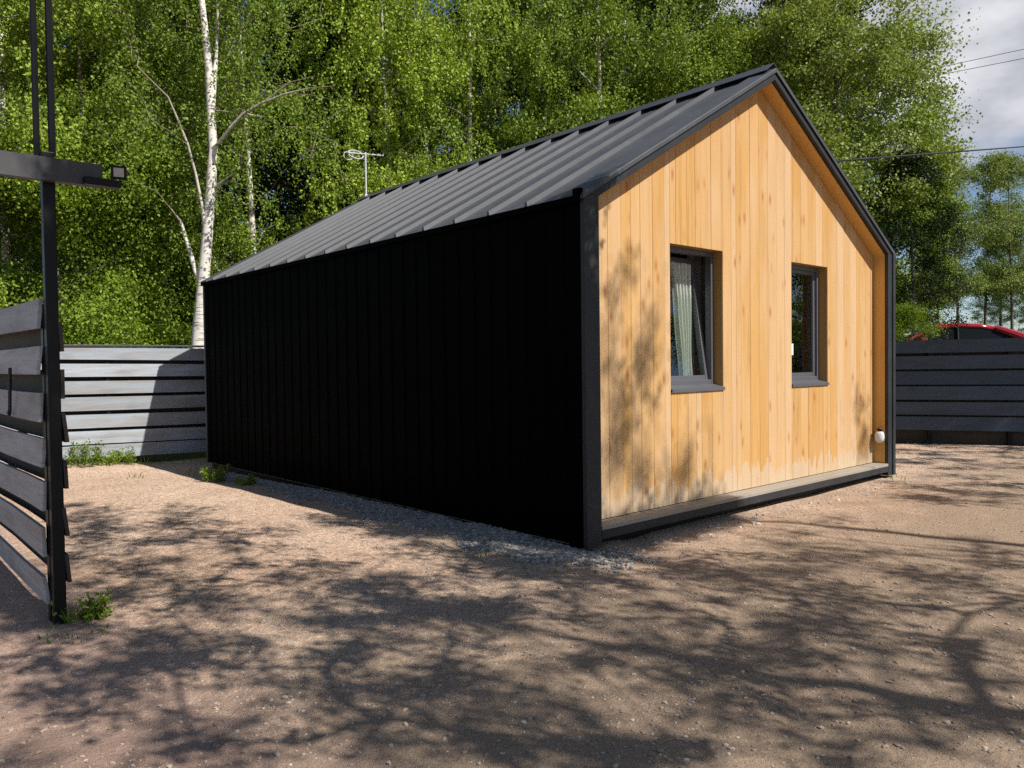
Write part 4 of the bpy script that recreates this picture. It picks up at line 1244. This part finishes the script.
# ---------------------------------------------------------------- red car on the road
def car():
    x_, y_, _ = spot(950, 23.2)
    z_ = 1.135
    root = empty('parked_car', (x_, y_, z_), math.atan2(CR[1], CR[0]) + math.pi - R(14))
    tag(root, 'red saloon car parked behind the slate fence, only its roof showing', 'car')
    def sect(st, n_=14):
        vs = []; fs = []
        for (x0, zb, zt, hw) in st:
            for k in range(n_):
                a = 2*math.pi*(k+.5)/n_; c, s = math.cos(a), math.sin(a)
                c = math.copysign(abs(c)**.45, c); s = math.copysign(abs(s)**.55, s)
                yy = hw*c*(1-.10*max(0, s)); vs.append((x0, yy, (zb+zt)/2+(zt-zb)/2*s))
        for i in range(len(st)-1):
            for k in range(n_):
                k2 = (k+1) % n_; fs.append((i*n_+k, (i+1)*n_+k, (i+1)*n_+k2, i*n_+k2))
        fs.append(tuple(range(n_))); fs.append(tuple(reversed(range((len(st)-1)*n_, len(st)*n_))))
        return vs, fs
    low = [(-2.3, .42, .80, .70), (-2.22, .30, .95, .80), (-1.9, .22, 1.03, .87), (-1.2, .2, 1.00, .89), (0, .2, .96, .90), (1.0, .2, .96, .90), (1.6, .22, .92, .88), (2.1, .28, .80, .80), (2.25, .36, .66, .70)]
    vs, fs = sect(low); body = MB().add(vs, fs).build('body', M['red_paint'], root, smooth=True)
    prof = [(-1.78, 1.00), (-1.40, 1.19), (-1.0, 1.36), (-.6, 1.44), (-.1, 1.475), (.3, 1.45), (.65, 1.37), (1.0, 1.20), (1.38, .97)]
    gv = []; gf = []
    for x0, zt in prof:
        w_ = .80 - .20*(zt-.95)/.5
        gv += [(x0, -.80, .93), (x0, -w_, zt-.045), (x0, -w_*.8, zt-.01), (x0, w_*.8, zt-.01), (x0, w_, zt-.045), (x0, .80, .93)]
    for i in range(len(prof)-1):
        for k in range(5): gf.append((i*6+k, i*6+k+1, (i+1)*6+k+1, (i+1)*6+k))
    MB().add(gv, gf).build('windows', M['car_glass'], root, smooth=False)
    rv = []; rf_ = []
    rp = prof[2:7]
    for x0, zt in rp:
        w_ = .80 - .20*(zt-.95)/.5 + .012
        rv += [(x0, -w_-.012, zt-.115), (x0, -w_, zt-.02), (x0, -w_*.7, zt+.012), (x0, 0, zt+.022), (x0, w_*.7, zt+.012), (x0, w_, zt-.02), (x0, w_+.012, zt-.115)]
    for i in range(len(rp)-1):
        for k in range(6): rf_.append((i*7+k, i*7+k+1, (i+1)*7+k+1, (i+1)*7+k))
    o = MB().add(rv, rf_).build('roof', M['red_paint'], root, smooth=True); m = o.modifiers.new('thick', 'SOLIDIFY'); m.thickness = .02
    for s in (-1, 1):
        def e(i): 
            x0, zt = prof[i]; w_ = .80 - .20*(zt-.95)/.5+.012; return (x0, s*w_, zt-.035)
        MB().tube([e(2), e(1), (-1.72, s*.80, 1.0)], [.085, .11, .13], 8).build('rear_pillar', M['red_paint'], root)
        MB().tube([e(6), e(7), (1.36, s*.80, .97)], [.035, .035, .04], 6).build('front_pillar', M['red_paint'], root)
        MB().tube([(-.02, s*.62, 1.44), (.02, s*.83, .95)], .035, 6).build('door_pillar', M['black_steel'], root)
        MB().obox((.95, s*.98, 1.02), (.09, 0, 0), (0, .07, 0), (0, 0, .06)).build('mirror', M['red_paint'], root, bevel=.03)
        MB().obox((2.1, s*.58, .68), (.10, 0, 0), (0, .17, 0), (0, 0, .07)).build('headlight', M['lens'], root, bevel=.03)
        MB().obox((-2.2, s*.60, .82), (.08, 0, 0), (0, .16, 0), (0, 0, .07)).build('tail_light', M['tail_lens'], root, bevel=.03)
        for xw in (-1.38, 1.40):
            ty = MB().tube([(xw, s*.70, .32), (xw, s*.72, .32), (xw, s*.89, .32), (xw, s*.91, .32)], [.29, .32, .32, .29], 22).build('wheel', M['rubber'], root)
            MB().tube([(xw, s*.90, .32), (xw, s*.92, .32)], [.2, .19], 18).build('rim', M['galv'], ty)
car()

# ---------------------------------------------------------------- overhead cables
def cable(p0, p1, r_, sag, label, n_=40):
    p0, p1 = np.array(p0, float), np.array(p1, float)
    pts = [p0*(1-t)+p1*t - np.array([0, 0, sag*4*t*(1-t)]) for t in np.linspace(0, 1, n_)]
    o = MB().tube(pts, r_, 6).build('overhead_cable', M['cable']); tag(o, label, 'cable', 'overhead cables at right'); return o
# service cable from a bracket on the right roof slope out to the lane
v = ray(800, 165.3); nrm = np.array([SL, 0, 1.0]); tt = (HR + SL*XR - CAM @ nrm)/(v @ nrm)
hit = CAM + v*tt
if not (XR < hit[0] < W and 0 < hit[1] < L): hit = np.array([5.6, 5.0, roof_z(5.6)])
e1 = at(1150, 137, 27)
cable(hit + np.array([0, 0, .02]), e1, .014, .0, 'thick black service cable running from behind the cabin roof to the right')
cable(at(760, 106, 40), at(1220, 7, 30), .012, 0, 'upper of two thin cables against the grey cloud')
cable(at(760, 110, 40), at(1220, 20, 30), .012, 0, 'lower of two thin cables against the grey cloud')
